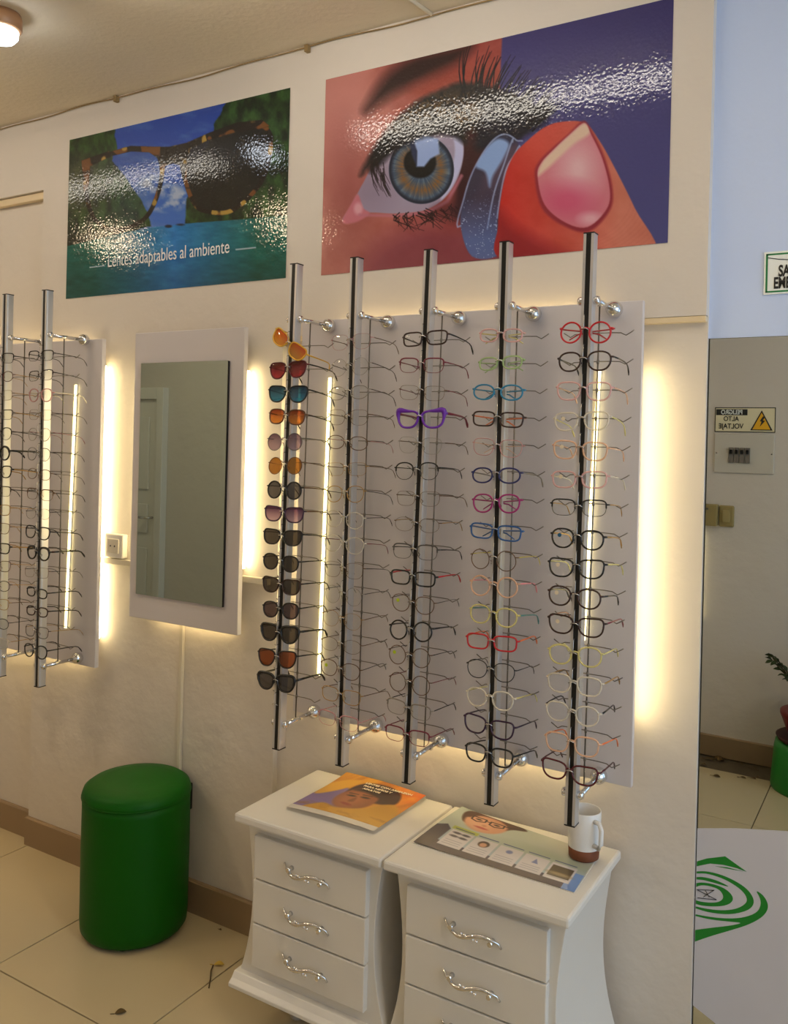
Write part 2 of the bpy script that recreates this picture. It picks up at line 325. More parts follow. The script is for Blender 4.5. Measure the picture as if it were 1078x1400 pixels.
class Print:
    """a flat print drawn in its own design coordinates, kept as a colour per vertex of a fine grid"""
    def __init__(s, nu, nv, corners):      # corners in design units: TL TR BR BL
        s.nu, s.nv = nu, nv; Hm = homog([(0, 0), (1, 0), (1, 1), (0, 1)], corners)
        U, V = np.meshgrid(np.linspace(0, 1, nu), np.linspace(0, 1, nv)); s.U, s.V = U, V
        d = Hm[2, 0]*U+Hm[2, 1]*V+1
        s.X = (Hm[0, 0]*U+Hm[0, 1]*V+Hm[0, 2])/d; s.Y = (Hm[1, 0]*U+Hm[1, 1]*V+Hm[1, 2])/d
        s.C = np.zeros((nv, nu, 3))
    def fill(s, m, c):
        m = np.clip(m, 0, 1)[..., None]; c = np.array(c, float)
        if c.max() > 1.5: c = c/255
        s.C = s.C*(1-m)+c*m
    def poly(s, pts, soft=1.5, wob=0, seed=1):
        P = np.array(smooth(pts) if isinstance(pts, tuple) else pts, float); X, Y = s.X, s.Y
        if wob: X = X+(fbm(X, Y, wob*4, seed)-.5)*wob*2; Y = Y+(fbm(X, Y, wob*4, seed+9)-.5)*wob*2
        x0, y0 = P.min(0)-soft*3; x1, y1 = P.max(0)+soft*3; out = np.zeros(X.shape)
        sel = (X > x0) & (X < x1) & (Y > y0) & (Y < y1); x, y = X[sel], Y[sel]
        if not len(x): return out
        dmin = np.full(x.shape, 1e9); ins = np.zeros(x.shape, bool)
        for (ax, ay), (bx, by) in zip(P, np.roll(P, -1, 0)):
            ex, ey = bx-ax, by-ay; t = np.clip(((x-ax)*ex+(y-ay)*ey)/(ex*ex+ey*ey+1e-9), 0, 1)
            dmin = np.minimum(dmin, np.hypot(x-ax-t*ex, y-ay-t*ey))
            if ay != by: ins ^= ((ay > y) != (by > y)) & (x < (bx-ax)*(y-ay)/(by-ay)+ax)
        out[sel] = np.clip(.5+np.where(ins, dmin, -dmin)/(2*soft), 0, 1); return out
    def ell(s, cx, cy, rx, ry, soft=1.5, ang=0):
        c, n = math.cos(ang), math.sin(ang); x = (s.X-cx)*c+(s.Y-cy)*n; y = -(s.X-cx)*n+(s.Y-cy)*c
        r = np.hypot(x/rx, y/ry); return np.clip(.5+(1-r)*min(rx, ry)/(2*soft), 0, 1)
    def line(s, pts, w0, w1=None, soft=1.):
        w1 = w0 if w1 is None else w1; out = np.zeros(s.X.shape); P = np.array(pts, float); n = len(P)-1
        w = max(w0, w1)+soft*2; sel = (s.X > P[:, 0].min()-w) & (s.X < P[:, 0].max()+w) & (s.Y > P[:, 1].min()-w) & (s.Y < P[:, 1].max()+w)
        x, y = s.X[sel], s.Y[sel]; m = np.zeros(x.shape)
        for i in range(n):
            (ax, ay), (bx, by) = P[i], P[i+1]; ex, ey = bx-ax, by-ay
            t = np.clip(((x-ax)*ex+(y-ay)*ey)/(ex*ex+ey*ey+1e-9), 0, 1); ww = w0+(w1-w0)*(i+t)/n
            m = np.maximum(m, np.clip(.5+(ww-np.hypot(x-ax-t*ex, y-ay-t*ey))/(2*soft), 0, 1))
        out[sel] = m; return out
    def mesh(s, name, m, fn, parent=None, loc=None, rot=None):
        """fn(U,V) -> x,y,z arrays of the sheet"""
        x, y, z = fn(s.U, 1-s.V); co = np.stack([x, y, z], -1).reshape(-1, 3).astype(np.float32)
        nu, nv = s.nu, s.nv; i = np.arange((nv-1)*(nu-1)); r, c = i//(nu-1), i % (nu-1); a = r*nu+c
        q = np.stack([a, a+nu, a+nu+1, a+1], -1).astype(np.int32)
        me = bpy.data.meshes.new(name); me.vertices.add(len(co)); me.vertices.foreach_set('co', co.ravel())
        me.loops.add(q.size); me.loops.foreach_set('vertex_index', q.ravel()); me.polygons.add(len(q))
        me.polygons.foreach_set('loop_start', np.arange(0, q.size, 4, dtype=np.int32)); me.update(calc_edges=True)
        me.polygons.foreach_set('use_smooth', [True]*len(q))
        C = np.clip(s.C, 0, 1); Lc = np.where(C <= .04045, C/12.92, ((C+.055)/1.055)**2.4)
        at = me.color_attributes.new('print', 'FLOAT_COLOR', 'POINT')
        at.data.foreach_set('color', np.concatenate([Lc, np.ones((nv, nu, 1))], -1).reshape(-1).astype(np.float32))
        me.materials.append(m); me.validate(); return link(name, me, parent, loc, rot)
def smooth(pts, k=6):
    P = np.array(pts, float); n = len(P); out = []
    for i in range(n):
        p0, p1, p2, p3 = P[i-1], P[i], P[(i+1) % n], P[(i+2) % n]
        for j in range(k):
            t = j/k; out.append(.5*((2*p1)+(-p0+p2)*t+(2*p0-5*p1+4*p2-p3)*t*t+(-p0+3*p1-3*p2+p3)*t**3))
    return out
GLOSSP = mat('poster_laminate', (1, 1, 1), .5, bump=.7, bscale=110, coat=.8, vcol=True, bdist=.0004, spec=.15)
_n = GLOSSP.node_tree; _v = _n.nodes.new('ShaderNodeTexVoronoi'); _v.inputs['Scale'].default_value = 125
_b = next(x for x in _n.nodes if x.type == 'BUMP'); _b2 = _n.nodes.new('ShaderNodeBump'); _b2.inputs['Strength'].default_value = .8; _b2.inputs['Distance'].default_value = .00030
_n.links.new(next(x for x in _n.nodes if x.type == 'TEX_COORD').outputs['Object'], _v.inputs['Vector']); _n.links.new(_v.outputs['Distance'], _b2.inputs['Height']); _n.links.new(_b.outputs['Normal'], _b2.inputs['Normal'])
for _i in ('Normal', 'Coat Normal'): _n.links.new(_b2.outputs['Normal'], _n.nodes['Principled BSDF'].inputs[_i])
_n.nodes['Principled BSDF'].inputs['Coat Roughness'].default_value = .05
GLOSSM = mat('magazine_paper', (1, 1, 1), .35, coat=.5, bump=.05, bscale=20, vcol=True)
GLOSSM2 = mat('sign_face', (1, 1, 1), .5, bump=.05, bscale=20, vcol=True)

# --- poster 2: macro of an eye, a contact lens on a fingertip
p = Print(640, 366, [(52, 228), (1042, 0), (1022, 686), (40, 780)]); X, Y = p.X, p.Y
p.C[:] = np.array([74, 68, 122])/255; p.fill(np.clip((Y-250)/500, 0, 1), (84, 82, 132)); p.fill(np.clip((260-Y)/260, 0, 1)*.7, (56, 46, 100))
skin = p.poly([(20, 200), (555, 60), (556, 110), (548, 250), (600, 420), (560, 560), (560, 760), (20, 800)], 3)
sk = np.zeros(X.shape+(3,)); k = fbm(X, Y, 40, 3)[..., None]
a = np.clip((X-60)/330, 0, 1)[..., None]
sk = (1-a)*np.array([214, 132, 112])+a*np.array([176, 78, 66])+(k-.5)*34
for ch in range(3): p.C[..., ch] = p.C[..., ch]*(1-skin)+skin*np.clip(sk[..., ch]/255, 0, 1)
p.fill(skin*p.ell(110, 330, 90, 170, 60), (222, 140, 122)); p.fill(skin*p.ell(120, 560, 60, 160, 50)*.6, (150, 70, 66))
p.fill(skin*p.poly(sm([(190, 700), (300, 640), (430, 640), (560, 650), (570, 760), (180, 790)]), 40)*.7, (140, 58, 72))
p.fill(skin*p.poly(sm([(355, 150), (300, 165), (225, 215), (175, 290), (165, 320), (200, 300), (260, 262), (330, 235), (420, 190), (470, 130)]), 22), (50, 22, 22))
p.fill(skin*p.poly(sm([(300, 250), (430, 190), (548, 190), (548, 260), (430, 262), (330, 290)]), 24)*.75, (168, 66, 48))
lid = p.poly(sm([(150, 500), (185, 430), (230, 368), (300, 300), (370, 262), (450, 238), (560, 262), (640, 300), (640, 350), (600, 392), (500, 420), (470, 520), (445, 560), (420, 380), (330, 372), (240, 410), (190, 460)]), 9, 4)
p.fill(lid, (26, 20, 22)); p.fill(lid*p.ell(400, 330, 200, 55, 30)*(fbm(X, Y, 7, 21) > .52), (92, 66, 34))
p.fill(p.poly(sm([(445, 380), (520, 420), (500, 520), (450, 600), (420, 600)]), 12), (60, 20, 26))
scl = p.poly(sm([(102, 628), (128, 580), (160, 520), (200, 455), (270, 405), (350, 368), (410, 350), (440, 385), (446, 440), (428, 510), (388, 566), (330, 598), (250, 606), (170, 604)]), 2)
p.fill(scl, (178, 158, 172)); p.fill(scl*p.ell(180, 540, 60, 60, 40)*.5, (140, 116, 130)); p.fill(scl*p.poly(sm([(400, 350), (430, 370), (446, 440), (420, 520), (380, 570), (415, 470), (420, 410)]), 3), (206, 200, 224))
p.fill(p.poly(sm([(100, 630), (128, 575), (145, 552), (160, 590), (178, 606), (140, 630)]), 3), (216, 120, 126)); p.fill(p.ell(146, 592, 12, 16, 5), (240, 170, 172))
th = np.arctan2(Y-482, X-326); rr = np.hypot((X-326)/94, (Y-482)/98)
iris = np.clip((1-rr)*30, 0, 1)*scl
st = fbm(th*30, rr*4, 1.6, 8); p.fill(iris, (66, 84, 104)); p.fill(iris*np.clip(st*2-.7, 0, 1), (112, 130, 140))
p.fill(iris*np.clip(1-abs(rr-.6)/.24, 0, 1)*np.clip(st*1.6, 0, 1), (150, 98, 48)); p.fill(iris*np.clip((rr-.84)/.1, 0, 1), (30, 34, 50))
p.fill(iris*np.clip((430-Y)/60, 0, 1)*.8, (22, 20, 26))
p.fill(p.ell(322, 462, 46, 44, 3), (6, 6, 10)); p.fill(p.poly([(292, 392), (330, 382), (374, 396), (378, 438), (352, 452), (334, 474), (312, 474), (313, 430)], 3), (166, 184, 222)); p.fill(p.poly([(292, 392), (300, 384), (313, 430), (312, 474), (298, 440)], 3), (40, 50, 80))
p.fill(p.poly(sm([(190, 440), (235, 396), (300, 358), (380, 335), (440, 360), (452, 410), (420, 392), (370, 386), (310, 398), (250, 432), (180, 490)]), 9, 4), (22, 17, 20))
p.fill(p.line([(150, 610), (250, 612), (340, 604), (400, 572), (440, 500)], 4, 5, 3)*.8, (206, 120, 130))
rs = np.random.RandomState(4)
for i in range(42):      # lower lashes
    t = rs.rand(); bx, by = 240+190*t, 612-30*t*t+rs.randn()*5; p.fill(p.line([(bx, by), (bx+8+rs.randn()*14, by+12), (bx+14+rs.randn()*26, by+22+rs.rand()*22)], 1.5, .4), (30, 12, 16))
p.fill(p.poly(sm([(360, 600), (440, 560), (560, 520), (600, 640), (540, 700), (460, 640)]), 20, 6)*.6, (60, 22, 34))
p.fill(p.poly(sm([(540, 262), (630, 300), (700, 300), (680, 350), (620, 390), (560, 420), (480, 420), (500, 330)]), 12, 6), (22, 18, 34))
for i in range(64):      # upper lashes
    t = rs.rand(); bx, by = 430+220*t, 262+110*t**1.4+rs.randn()*8; L_ = (110+50*rs.rand())*(1-.1*t); an = math.radians(92-52*t+rs.randn()*8)
    pts = [(bx+L_*q*math.cos(an+.5*(q-1)*-1*.6), by-L_*q*math.sin(an+.5*(1-q)*-.6)) for q in (0, .25, .5, .75, 1)]; p.fill(p.line(pts, 2.6, .5), (16, 12, 22))
for i in range(26):
    bx, by = 150+rs.rand()*40, 470+rs.rand()*50; p.fill(p.line([(bx+30, by-20), (bx+34, by+10), (bx+50, by+40)], 1.2, .4), (30, 16, 20))
cl = p.poly(sm([(438, 640), (448, 560), (476, 480), (520, 410), (560, 383), (596, 400), (604, 428), (590, 440), (566, 480), (548, 560), (542, 640), (545, 720), (470, 725)]), 2)
p.fill(cl*.78, (62, 62, 84)); p.fill(cl*p.poly(sm([(545, 396), (575, 410), (560, 450), (530, 500), (520, 532), (508, 490), (480, 470), (512, 420)]), 5), (150, 176, 216))
for P_ in ([(438, 640), (448, 560), (476, 480), (520, 410), (560, 383), (596, 400), (604, 428)], [(604, 428), (588, 445), (566, 485), (550, 560), (542, 640)], [(585, 405), (560, 470), (530, 560), (510, 690)]): p.fill(p.line(smooth(P_)[:-8], 2.2, 2.2, 1.5)*.75, (176, 190, 222))
p.fill(cl*np.clip((Y-560)/120, 0, 1)*.7, (104, 132, 190))
p.fill(cl*(vnoise(X, Y, 3.5, 31) > .86)*np.clip((Y-520)/120, 0, 1)*.8, (190, 204, 236))
fg = p.poly(sm([(550, 730), (545, 640), (556, 540), (584, 450), (630, 400), (680, 362), (730, 348), (790, 352), (830, 400), (870, 470), (930, 590), (985, 720), (760, 740)]), 2)
fgc = np.clip((X-560)/330, 0, 1)[..., None]; fc = (1-fgc)*np.array([214, 44, 34])+fgc*np.array([226, 128, 100])+(fbm(X, Y, 60, 12)[..., None]-.5)*30
for ch in range(3): p.C[..., ch] = p.C[..., ch]*(1-fg)+fg*fc[..., ch]/255
p.fill(fg*p.ell(650, 400, 80, 60, 40)*.6, (234, 90, 70)); p.fill(fg*p.poly(sm([(548, 740), (545, 600), (590, 640), (680, 690), (760, 740)]), 24)*.8, (150, 26, 36))
for i in range(14):
    r0 = 18+i*9; p.fill(fg*p.line(smooth([(700+r0*.2, 655+r0), (790, 668+r0), (868+r0*.5, 625+r0), (890+r0, 560+r0)])[:18], 1.1, 1.1, 3)*.08, (140, 50, 40))
p.fill(p.poly(sm([(648, 500), (660, 460), (700, 420), (742, 384), (786, 346), (812, 380), (846, 450), (868, 540), (858, 600), (800, 656), (730, 640), (668, 590)]), 4), (160, 44, 56))
na = p.poly(sm([(656, 500), (668, 462), (704, 424), (745, 386), (788, 352), (808, 385), (840, 455), (860, 540), (850, 594), (796, 643), (734, 630), (676, 580)]), 2)
p.fill(na, (228, 128, 134)); p.fill(na*p.ell(770, 480, 50, 70, 40)*.9, (250, 196, 190)); p.fill(na*p.ell(740, 570, 70, 45, 30)*.8, (226, 84, 116))
p.fill(na*p.poly(sm([(656, 500), (668, 462), (704, 424), (745, 386), (788, 352), (804, 380), (760, 410), (716, 450), (684, 480)]), 6), (246, 206, 170)); p.fill(na*p.ell(805, 620, 30, 16, 10)*.8, (250, 190, 190))
pw, ph = .986, .566
p.C = p.C*np.array([.86, .90, .98])
o = p.mesh('poster', GLOSSP, lambda U, V: (-1.4955+pw*U, -.0015+0*U, 1.9715+ph*V))
tag(o, 'glossy poster of a macro eye and a fingertip holding a contact lens', 'poster')

# --- poster 1: sunglasses in front of an island bay
p = Print(440, 252, [(103, 268), (983, 62), (965, 820), (90, 897)]); X, Y = p.X, p.Y
p.C[:] = np.array([46, 92, 196])/255; p.fill(np.clip((Y-300)/280, 0, 1)*.7, (90, 150, 236)); p.fill(np.clip((240-Y)/150, 0, 1)*.6, (26, 60, 160))
p.fill(np.clip(fbm(X, Y*2.2, 80, 2)*3-1.5, 0, 1)*.5, (120, 160, 226))
for cx_, cy_, a_, b_ in ((430, 440, 45, 28), (500, 470, 50, 26), (545, 500, 45, 30), (480, 530, 60, 22), (400, 465, 40, 20)): p.fill(p.ell(cx_, cy_, a_, b_, 12)*np.clip(fbm(X, Y, 26, 7)*3-.9, 0, 1), (226, 226, 240))
n1 = fbm(X, Y*.6, 26, 14, 5)[..., None]; green = np.clip(n1*2.2-.6, 0, 1)*np.array([60, 104, 40])+(1-np.clip(n1*2.2-.6, 0, 1))*np.array([14, 34, 14])
lc = p.poly([(80, 240), (275, 200), (288, 300), (270, 350), (300, 385), (350, 450), (385, 500), (412, 545), (428, 615), (90, 700)], 3, 9, 5)
rc = p.poly([(740, 90), (1000, 30), (985, 585), (565, 606), (568, 500), (590, 430), (640, 330), (690, 190)], 3, 10, 6)
for m_ in (lc, rc):
    for ch in range(3): p.C[..., ch] = p.C[..., ch]*(1-m_)+m_*green[..., ch]/255
brn = p.ell(130, 450, 110, 110, 50)*lc*np.clip(n1[..., 0]*2, 0, 1); p.fill(brn*.7, (84, 74, 34)); p.fill(lc*p.ell(330, 560, 60, 90, 30)*.4, (40, 70, 84)); p.fill(lc*np.clip((Y-600)/60, 0, 1)*.8, (40, 36, 26))
wt = p.poly([(80, 692), (300, 640), (425, 616), (566, 602), (800, 585), (985, 570), (985, 900), (80, 920)], 1.5)
g_ = np.clip(abs(X-520)/330, 0, 1)[..., None]; wc = (1-g_)*np.array([36, 150, 226])+g_*np.array([10, 120, 100]); wc = wc+((fbm(X*.35, Y, 12, 44)-.5)*46)[..., None]
wc = wc*(1-np.clip((Y-690)/330, 0, .4)[..., None]*.5)
for ch in range(3): p.C[..., ch] = p.C[..., ch]*(1-wt)+wt*wc[..., ch]/255
p.fill(p.ell(497, 612, 14, 6, 2), (20, 30, 50)); p.fill(p.ell(545, 606, 16, 4, 2), (30, 40, 60))
LL = [(200, 345), (270, 322), (350, 305), (430, 310), (462, 345), (470, 410), (448, 500), (412, 570), (360, 608), (290, 626), (222, 602), (186, 548), (166, 450), (170, 380)]
RL = [(560, 300), (650, 262), (760, 228), (860, 212), (905, 262), (884, 400), (826, 490), (744, 553), (660, 556), (604, 530), (566, 440), (548, 350)]
lp = p.poly(sm(LL), 3); p.fill(lp*.12, (120, 120, 140))
rp = p.poly(sm(RL), 3); p.fill(rp*.9, (22, 17, 18)); p.fill(rp*p.ell(700, 320, 130, 60, 40)*.3, (70, 70, 90))
tort = lambda m_: (p.fill(m_, (26, 14, 10)), p.fill(m_*np.clip((fbm(X, Y, 44, 61, 2)-.62)*14, 0, 1), (150, 84, 30)), p.fill(m_*np.clip((fbm(X, Y, 40, 71, 2)-.70)*14, 0, 1), (226, 170, 70)))
for PP in (LL, RL):
    Q = smooth(PP); Q.append(Q[0]); m_ = p.line(Q, 8.5, 8.5, 1.5); top = p.line([q for q in Q if q[1] < (360 if PP is LL else 300)][:], 1, 1) if 0 else None; tort(m_)
tort(p.poly([(255, 318), (345, 292), (440, 296), (500, 296), (570, 280), (660, 240), (770, 200), (870, 190), (900, 215), (860, 226), (760, 240), (650, 272), (580, 306), (566, 430), (548, 372), (515, 362), (485, 372), (468, 430), (458, 345), (420, 318), (345, 314), (270, 332)], 2))
tort(p.poly([(150, 350), (260, 312), (270, 332), (185, 372), (178, 450), (160, 452)], 2))
p.fill(p.line([(185, 773), (243, 767)], 2, 2), (240, 244, 246)); p.fill(p.line([(766, 706), (844, 698)], 2, 2), (240, 244, 246))
p.C = p.C*np.array([.84, .92, 1.0])*.88
o = p.mesh('poster', GLOSSP, lambda U, V: (-2.615+.99*U, -.0015+0*U, 1.974+.565*V)); P1 = o
tag(o, 'glossy poster of tortoiseshell sunglasses before a green island bay', 'poster')
WTXT = mat('white_ink', (.85, .87, .88), .5, noise=.02)
tx = text('lettering', 'Lentes adaptables al ambiente', .060, WTXT, P1, (-2.124, -.003, 2.087), sx=.765); 

# --- writing and signs
INK = mat('black_ink', (.012, .012, .012), .5, noise=.1); GREEN_S = mat('sign_green', srgb(16, 120, 66), .5, noise=.03)
SIGNW = mat('sign_white', srgb(236, 242, 240), .4, noise=.02)
t = empty('exit_sign', (-.305, .03, 1.842)); tag(t, 'white and green emergency exit sign on the cool wall above the big mirror', 'sign')
MB().box(0, .158, -.004, 0, 0, .094).build('plate', SIGNW, t, bevel=.0008)
MB().box(.004, .154, -.0046, -.004, .004, .0075).box(.004, .154, -.0046, -.004, .086, .0895).box(.004, .0080, -.0046, -.004, .004, .0895).box(.150, .154, -.0046, -.004, .004, .0895).build('border', GREEN_S, t)
MB().tube([(.008, -.0046, .081), (.03, -.0046, .076), (.079, -.0046, .070), (.128, -.0046, .076), (.150, -.0046, .081)], .0007, 4).build('arrow_line', INK, t)
text('lettering', 'SALIDA DE', .034, INK, t, (.079, -.0048, .049), sx=.60, bold=.0011)
text('lettering', 'EMERGENCIA', .034, INK, t, (.079, -.0048, .023), sx=.57, bold=.0011)
RF = (math.pi/2, 0, math.pi); YF = -2.362
t = empty('voltage_sign', (-.728, YF, 1.64)); tag(t, 'yellow and white high voltage warning sign reflected in the big mirror', 'sign')
MB().box(-.138, .138, 0, .003, -.06, .06).build('plate', mat('sign_cream', srgb(236, 226, 190), .5, noise=.03), t)
MB().box(-.138, .138, .003, .0036, .056, .06).box(-.138, .138, .003, .0036, -.06, -.056).box(-.138, -.134, .003, .0036, -.06, .06).box(.134, .138, .003, .0036, -.06, .06).box(-.132, .012, .003, .0038, .022, .051).build('border', INK, t)
MB().prism([(.026, -.05), (.126, -.05), (.076, .046)], .003, .004).build('warning_triangle', INK, t)
MB().prism([(.036, -.0455), (.116, -.0455), (.076, .035)], .004, .0045).build('triangle_face', mat('warn_yellow', srgb(240, 180, 30), .5, noise=.03), t)
MB().prism([(.082, .018), (.068, -.006), (.076, -.008), (.068, -.034), (.092, -.004), (.082, -.002), (.092, .014)], .0045, .005).build('lightning_bolt', INK, t)
text('lettering', 'PELIGRO', .030, SIGNW, t, (-.060, .0042, .036), RF, .85, .0007)
text('lettering', 'ALTO', .032, INK, t, (-.062, .0042, .004), RF, .85, .0006)
text('lettering', 'VOLTAJE', .034, INK, t, (-.062, .0042, -.032), RF, .85, .0006)
t = empty('breaker_box', (-.728, YF, 1.477)); tag(t, 'flush white breaker box under the voltage sign, reflected in the big mirror', 'breaker box')
MB().box(-.136, .136, 0, .008, -.095, .095).build('cover', mat('breaker_cover', srgb(206, 200, 188), .5, noise=.03), t, bevel=.003)
for i in range(4):
    x = -.052+i*.025-.016; MB().box(x, x+.022, .008, .016, -.045, .028).build('breaker', mat('breaker_grey', srgb(120, 112, 104), .5, noise=.05), t, bevel=.001); MB().box(x+.005, x+.017, .016, .024, -.002, .018).build('toggle', BLACK, t)
for x in (-.125, .125): MB().lathe([(.004, .008), (.003, .011)], 10, (x, 0, 0), 'y').build('screw', CHROME, t)
t = empty('junction_box', (-.872, YF, 1.174)); tag(t, 'square yellowed junction box reflected at the edge of the big mirror', 'junction box')
MB().box(-.036, .034, 0, .05, -.052, .052).build('housing', mat('aged_plastic', srgb(158, 140, 88), .5, noise=.08), t, bevel=.003)
MB().lathe([(.006, .05), (.005, .053)], 10, (-.01, 0, .03), 'y').build('screw', ROD, t)
t = empty('light_switch', (-.800, YF, 1.171)); tag(t, 'rounded yellowed light switch beside the junction box in the big mirror', 'light switch')
MB().box(-.034, .036, 0, .014, -.052, .052).build('faceplate', mat('aged_plastic', (0, 0, 0)), t, bevel=.010)
MB().box(-.016, .018, .014, .022, -.03, .03).build('rocker', mat('aged_rocker', srgb(170, 152, 100), .5, noise=.05), t, bevel=.003)
t = empty('led_strip', (-.918, YF, 0)); tag(t, 'short led strip on the facing wall glowing at the big mirror edge', 'led strip')
MB().box(-.006, .006, 0, .006, .66, 1.09).build('channel', WHITE, t); MB().box(-.004, .004, .006, .010, .66, 1.09).build('diffuser', LEDB, t)

# decal on the big mirror: white vinyl with a green swirl and initials
VIN = mat('white_vinyl', srgb(200, 198, 204), .45, noise=.015); GR = mat('green_vinyl', srgb(14, 126, 34), .45, noise=.04)
oc = [(-.4175, .6305), (-.336, .651), (-.227, .672), (-.1, .683), (.06, .672), (.2, .62), (.27, .5), (.28, .32), (.2, .17), (.02, .11), (-.2, .125), (-.31, .165), (-.372, .205), (-.4175, .226)]
dec = MB().prism(oc, .0290, .0300).build('company_decal', VIN); tag(dec, 'large white vinyl panel with green swirl logo low on the big mirror', 'decal')
def swirl(pts, ws, y=.0284):
    """a tapering ribbon along a centre line"""
    n = len(pts); L_, R_ = [], []
    for i in range(n):
        a = Vector(pts[max(0, i-1)]); c = Vector(pts[min(n-1, i+1)]); t_ = (c-a).normalized(); nrm = Vector((-t_.y, t_.x)); q = Vector(pts[i])
        L_.append(q+nrm*ws[i]/2); R_.append(q-nrm*ws[i]/2)
    m = MB(); vs = [(q.x, y, q.y) for q in L_]+[(q.x, y, q.y) for q in R_]
    vs += [(q.x, .029, q.y) for q in L_]+[(q.x, .029, q.y) for q in R_]
    fs = []
    for i in range(n-1): fs += [(i, i+1, n+i+1, n+i), (2*n+i, 3*n+i, 3*n+i+1, 2*n+i+1), (i, 2*n+i, 2*n+i+1, i+1), (n+i, n+i+1, 3*n+i+1, 3*n+i)]
    m.add(vs, fs); return m
def arc(cx, cz, a, b, t0, t1, w0, wm, w1, tilt=0, n=40):
    P_, W_ = [], []
    for i in range(n+1):
        q = i/n; th = math.radians(t0+(t1-t0)*q); x, z = a*math.cos(th), b*math.sin(th)
        c, s_ = math.cos(tilt), math.sin(tilt); P_.append((cx+x*c-z*s_, cz+x*s_+z*c)); W_.append(w0*(1-q)**2+2*wm*q*(1-q)*1.5+w1*q*q)
    return P_, W_
LOGO = dict(
A=[(-0.4165, 0.5556), (-0.3952, 0.568), (-0.3558, 0.5835), (-0.3094, 0.5614), (-0.3305, 0.5637), (-0.3589, 0.5634), (-0.3877, 0.5586), (-0.4165, 0.5445)],
A2=[(-0.3767, 0.5555), (-0.3517, 0.5601), (-0.3164, 0.5602), (-0.3516, 0.5572)],
B=[(-0.4165, 0.5327), (-0.3945, 0.5396), (-0.3584, 0.5402), (-0.3227, 0.5316), (-0.3015, 0.5191), (-0.2913, 0.4998), (-0.3005, 0.4804), (-0.3281, 0.4628), (-0.3563, 0.4528), (-0.3923, 0.4472), (-0.4165, 0.4482), (-0.4165, 0.4527), (-0.3924, 0.454), (-0.3565, 0.461), (-0.3284, 0.4732), (-0.3095, 0.4907), (-0.3073, 0.5025), (-0.3153, 0.5151), (-0.3331, 0.5249), (-0.3582, 0.5328), (-0.3944, 0.5347), (-0.4165, 0.5281)],
C=[(-0.4165, 0.5197), (-0.4015, 0.5244), (-0.3724, 0.525), (-0.34, 0.5173), (-0.3722, 0.5175), (-0.4013, 0.5176), (-0.4165, 0.5144)],
D=[(-0.4165, 0.5058), (-0.4048, 0.5113), (-0.3758, 0.5146), (-0.3505, 0.5105), (-0.336, 0.4978), (-0.3392, 0.4838), (-0.3567, 0.4711), (-0.3854, 0.4618), (-0.4072, 0.458), (-0.4165, 0.4588), (-0.4165, 0.4672), (-0.4074, 0.4663), (-0.3856, 0.4701), (-0.3676, 0.4765), (-0.3571, 0.4879), (-0.3592, 0.4986), (-0.3683, 0.5065), (-0.3865, 0.5077), (-0.4047, 0.5052), (-0.4165, 0.4974)],
E=[(-0.2912, 0.5268), (-0.2739, 0.5197), (-0.2633, 0.5026), (-0.2663, 0.4852), (-0.2795, 0.4664), (-0.3066, 0.4433), (-0.3413, 0.4213), (-0.3837, 0.3948), (-0.4165, 0.3722), (-0.4165, 0.3989), (-0.3842, 0.4136), (-0.3415, 0.4318), (-0.3137, 0.4467), (-0.3418, 0.4407), (-0.3847, 0.4324), (-0.4165, 0.4308), (-0.4165, 0.4346), (-0.3848, 0.4381), (-0.349, 0.4452), (-0.314, 0.4578), (-0.2866, 0.4772), (-0.2785, 0.4962), (-0.2806, 0.5122)])
def chaikin(P, k=2):
    for _ in range(k):
        Q = []
        for a, c in zip(P, P[1:]+P[:1]):
            hold = a[0] <= -.4164 or c[0] <= -.4164
            if a[0] <= -.4164: Q.append(a)
            if not (a[0] <= -.4164): Q.append((a[0]*.75+c[0]*.25, a[1]*.75+c[1]*.25))
            if not (c[0] <= -.4164): Q.append((a[0]*.25+c[0]*.75, a[1]*.25+c[1]*.75))
        P = Q
    return P
for k_ in LOGO:
    P_ = LOGO[k_] if k_ in ('A', 'A2') else chaikin(LOGO[k_])
    MB().prism(P_, .0286, .0290).build('swirl', GR, dec)
m = MB()
for a, c in (((-.4150, .4917), (-.3713, .4811)), ((-.4131, .4734), (-.3713, .4811)), ((-.3773, .5017), (-.4004, .479)), ((-.4150, .4917), (-.3772, .5009)), ((-.3971, .496), (-.3877, .4827))):
    m.tube([(a[0], .0286, a[1]), (c[0], .0286, c[1])], .0011, 4, ry=.0004)
m.build('initials', INK, dec)

# ------------------------------------------------------------------ eyewear racks
RACKX = {1: (-1.434, -1.455), 2: (-1.241, -1.249), 3: (-1.026, -1.052), 4: (-.827, -.831), 5: (-.627, -.638), 'A': (-2.457, -2.449), 'B': (-2.664, -2.656)}
ZTOP, ZBOT, NH = 1.751, .792, 16
def hook_z(i): return ZTOP+(ZBOT-ZTOP)*i/15
CH_SLOT = mat('slot_rubber', (.004, .004, .004), .35, noise=.2); WIRE = mat('wire_metal', (.20, .18, .16), .3, .9, noise=.1)
WIREW = mat('hook_wire', (.62, .60, .57), .25, .9, noise=.05)
RNAME = {1: 'chrome rack holding the sunglasses', 2: 'chrome eyewear rack beside the sunglasses rack, full of thin faint frames', 3: 'middle chrome eyewear rack of the five, with the purple cat-eye pair',
         4: 'chrome eyewear rack of brightly coloured small frames, fourth of the five', 5: 'chrome eyewear rack nearest the big mirror, with the red round pair on top',
         'A': 'chrome eyewear rack in front of the far board, nearest the tall mirror', 'B': 'chrome eyewear rack on the far board, half cut off by the photo edge'}
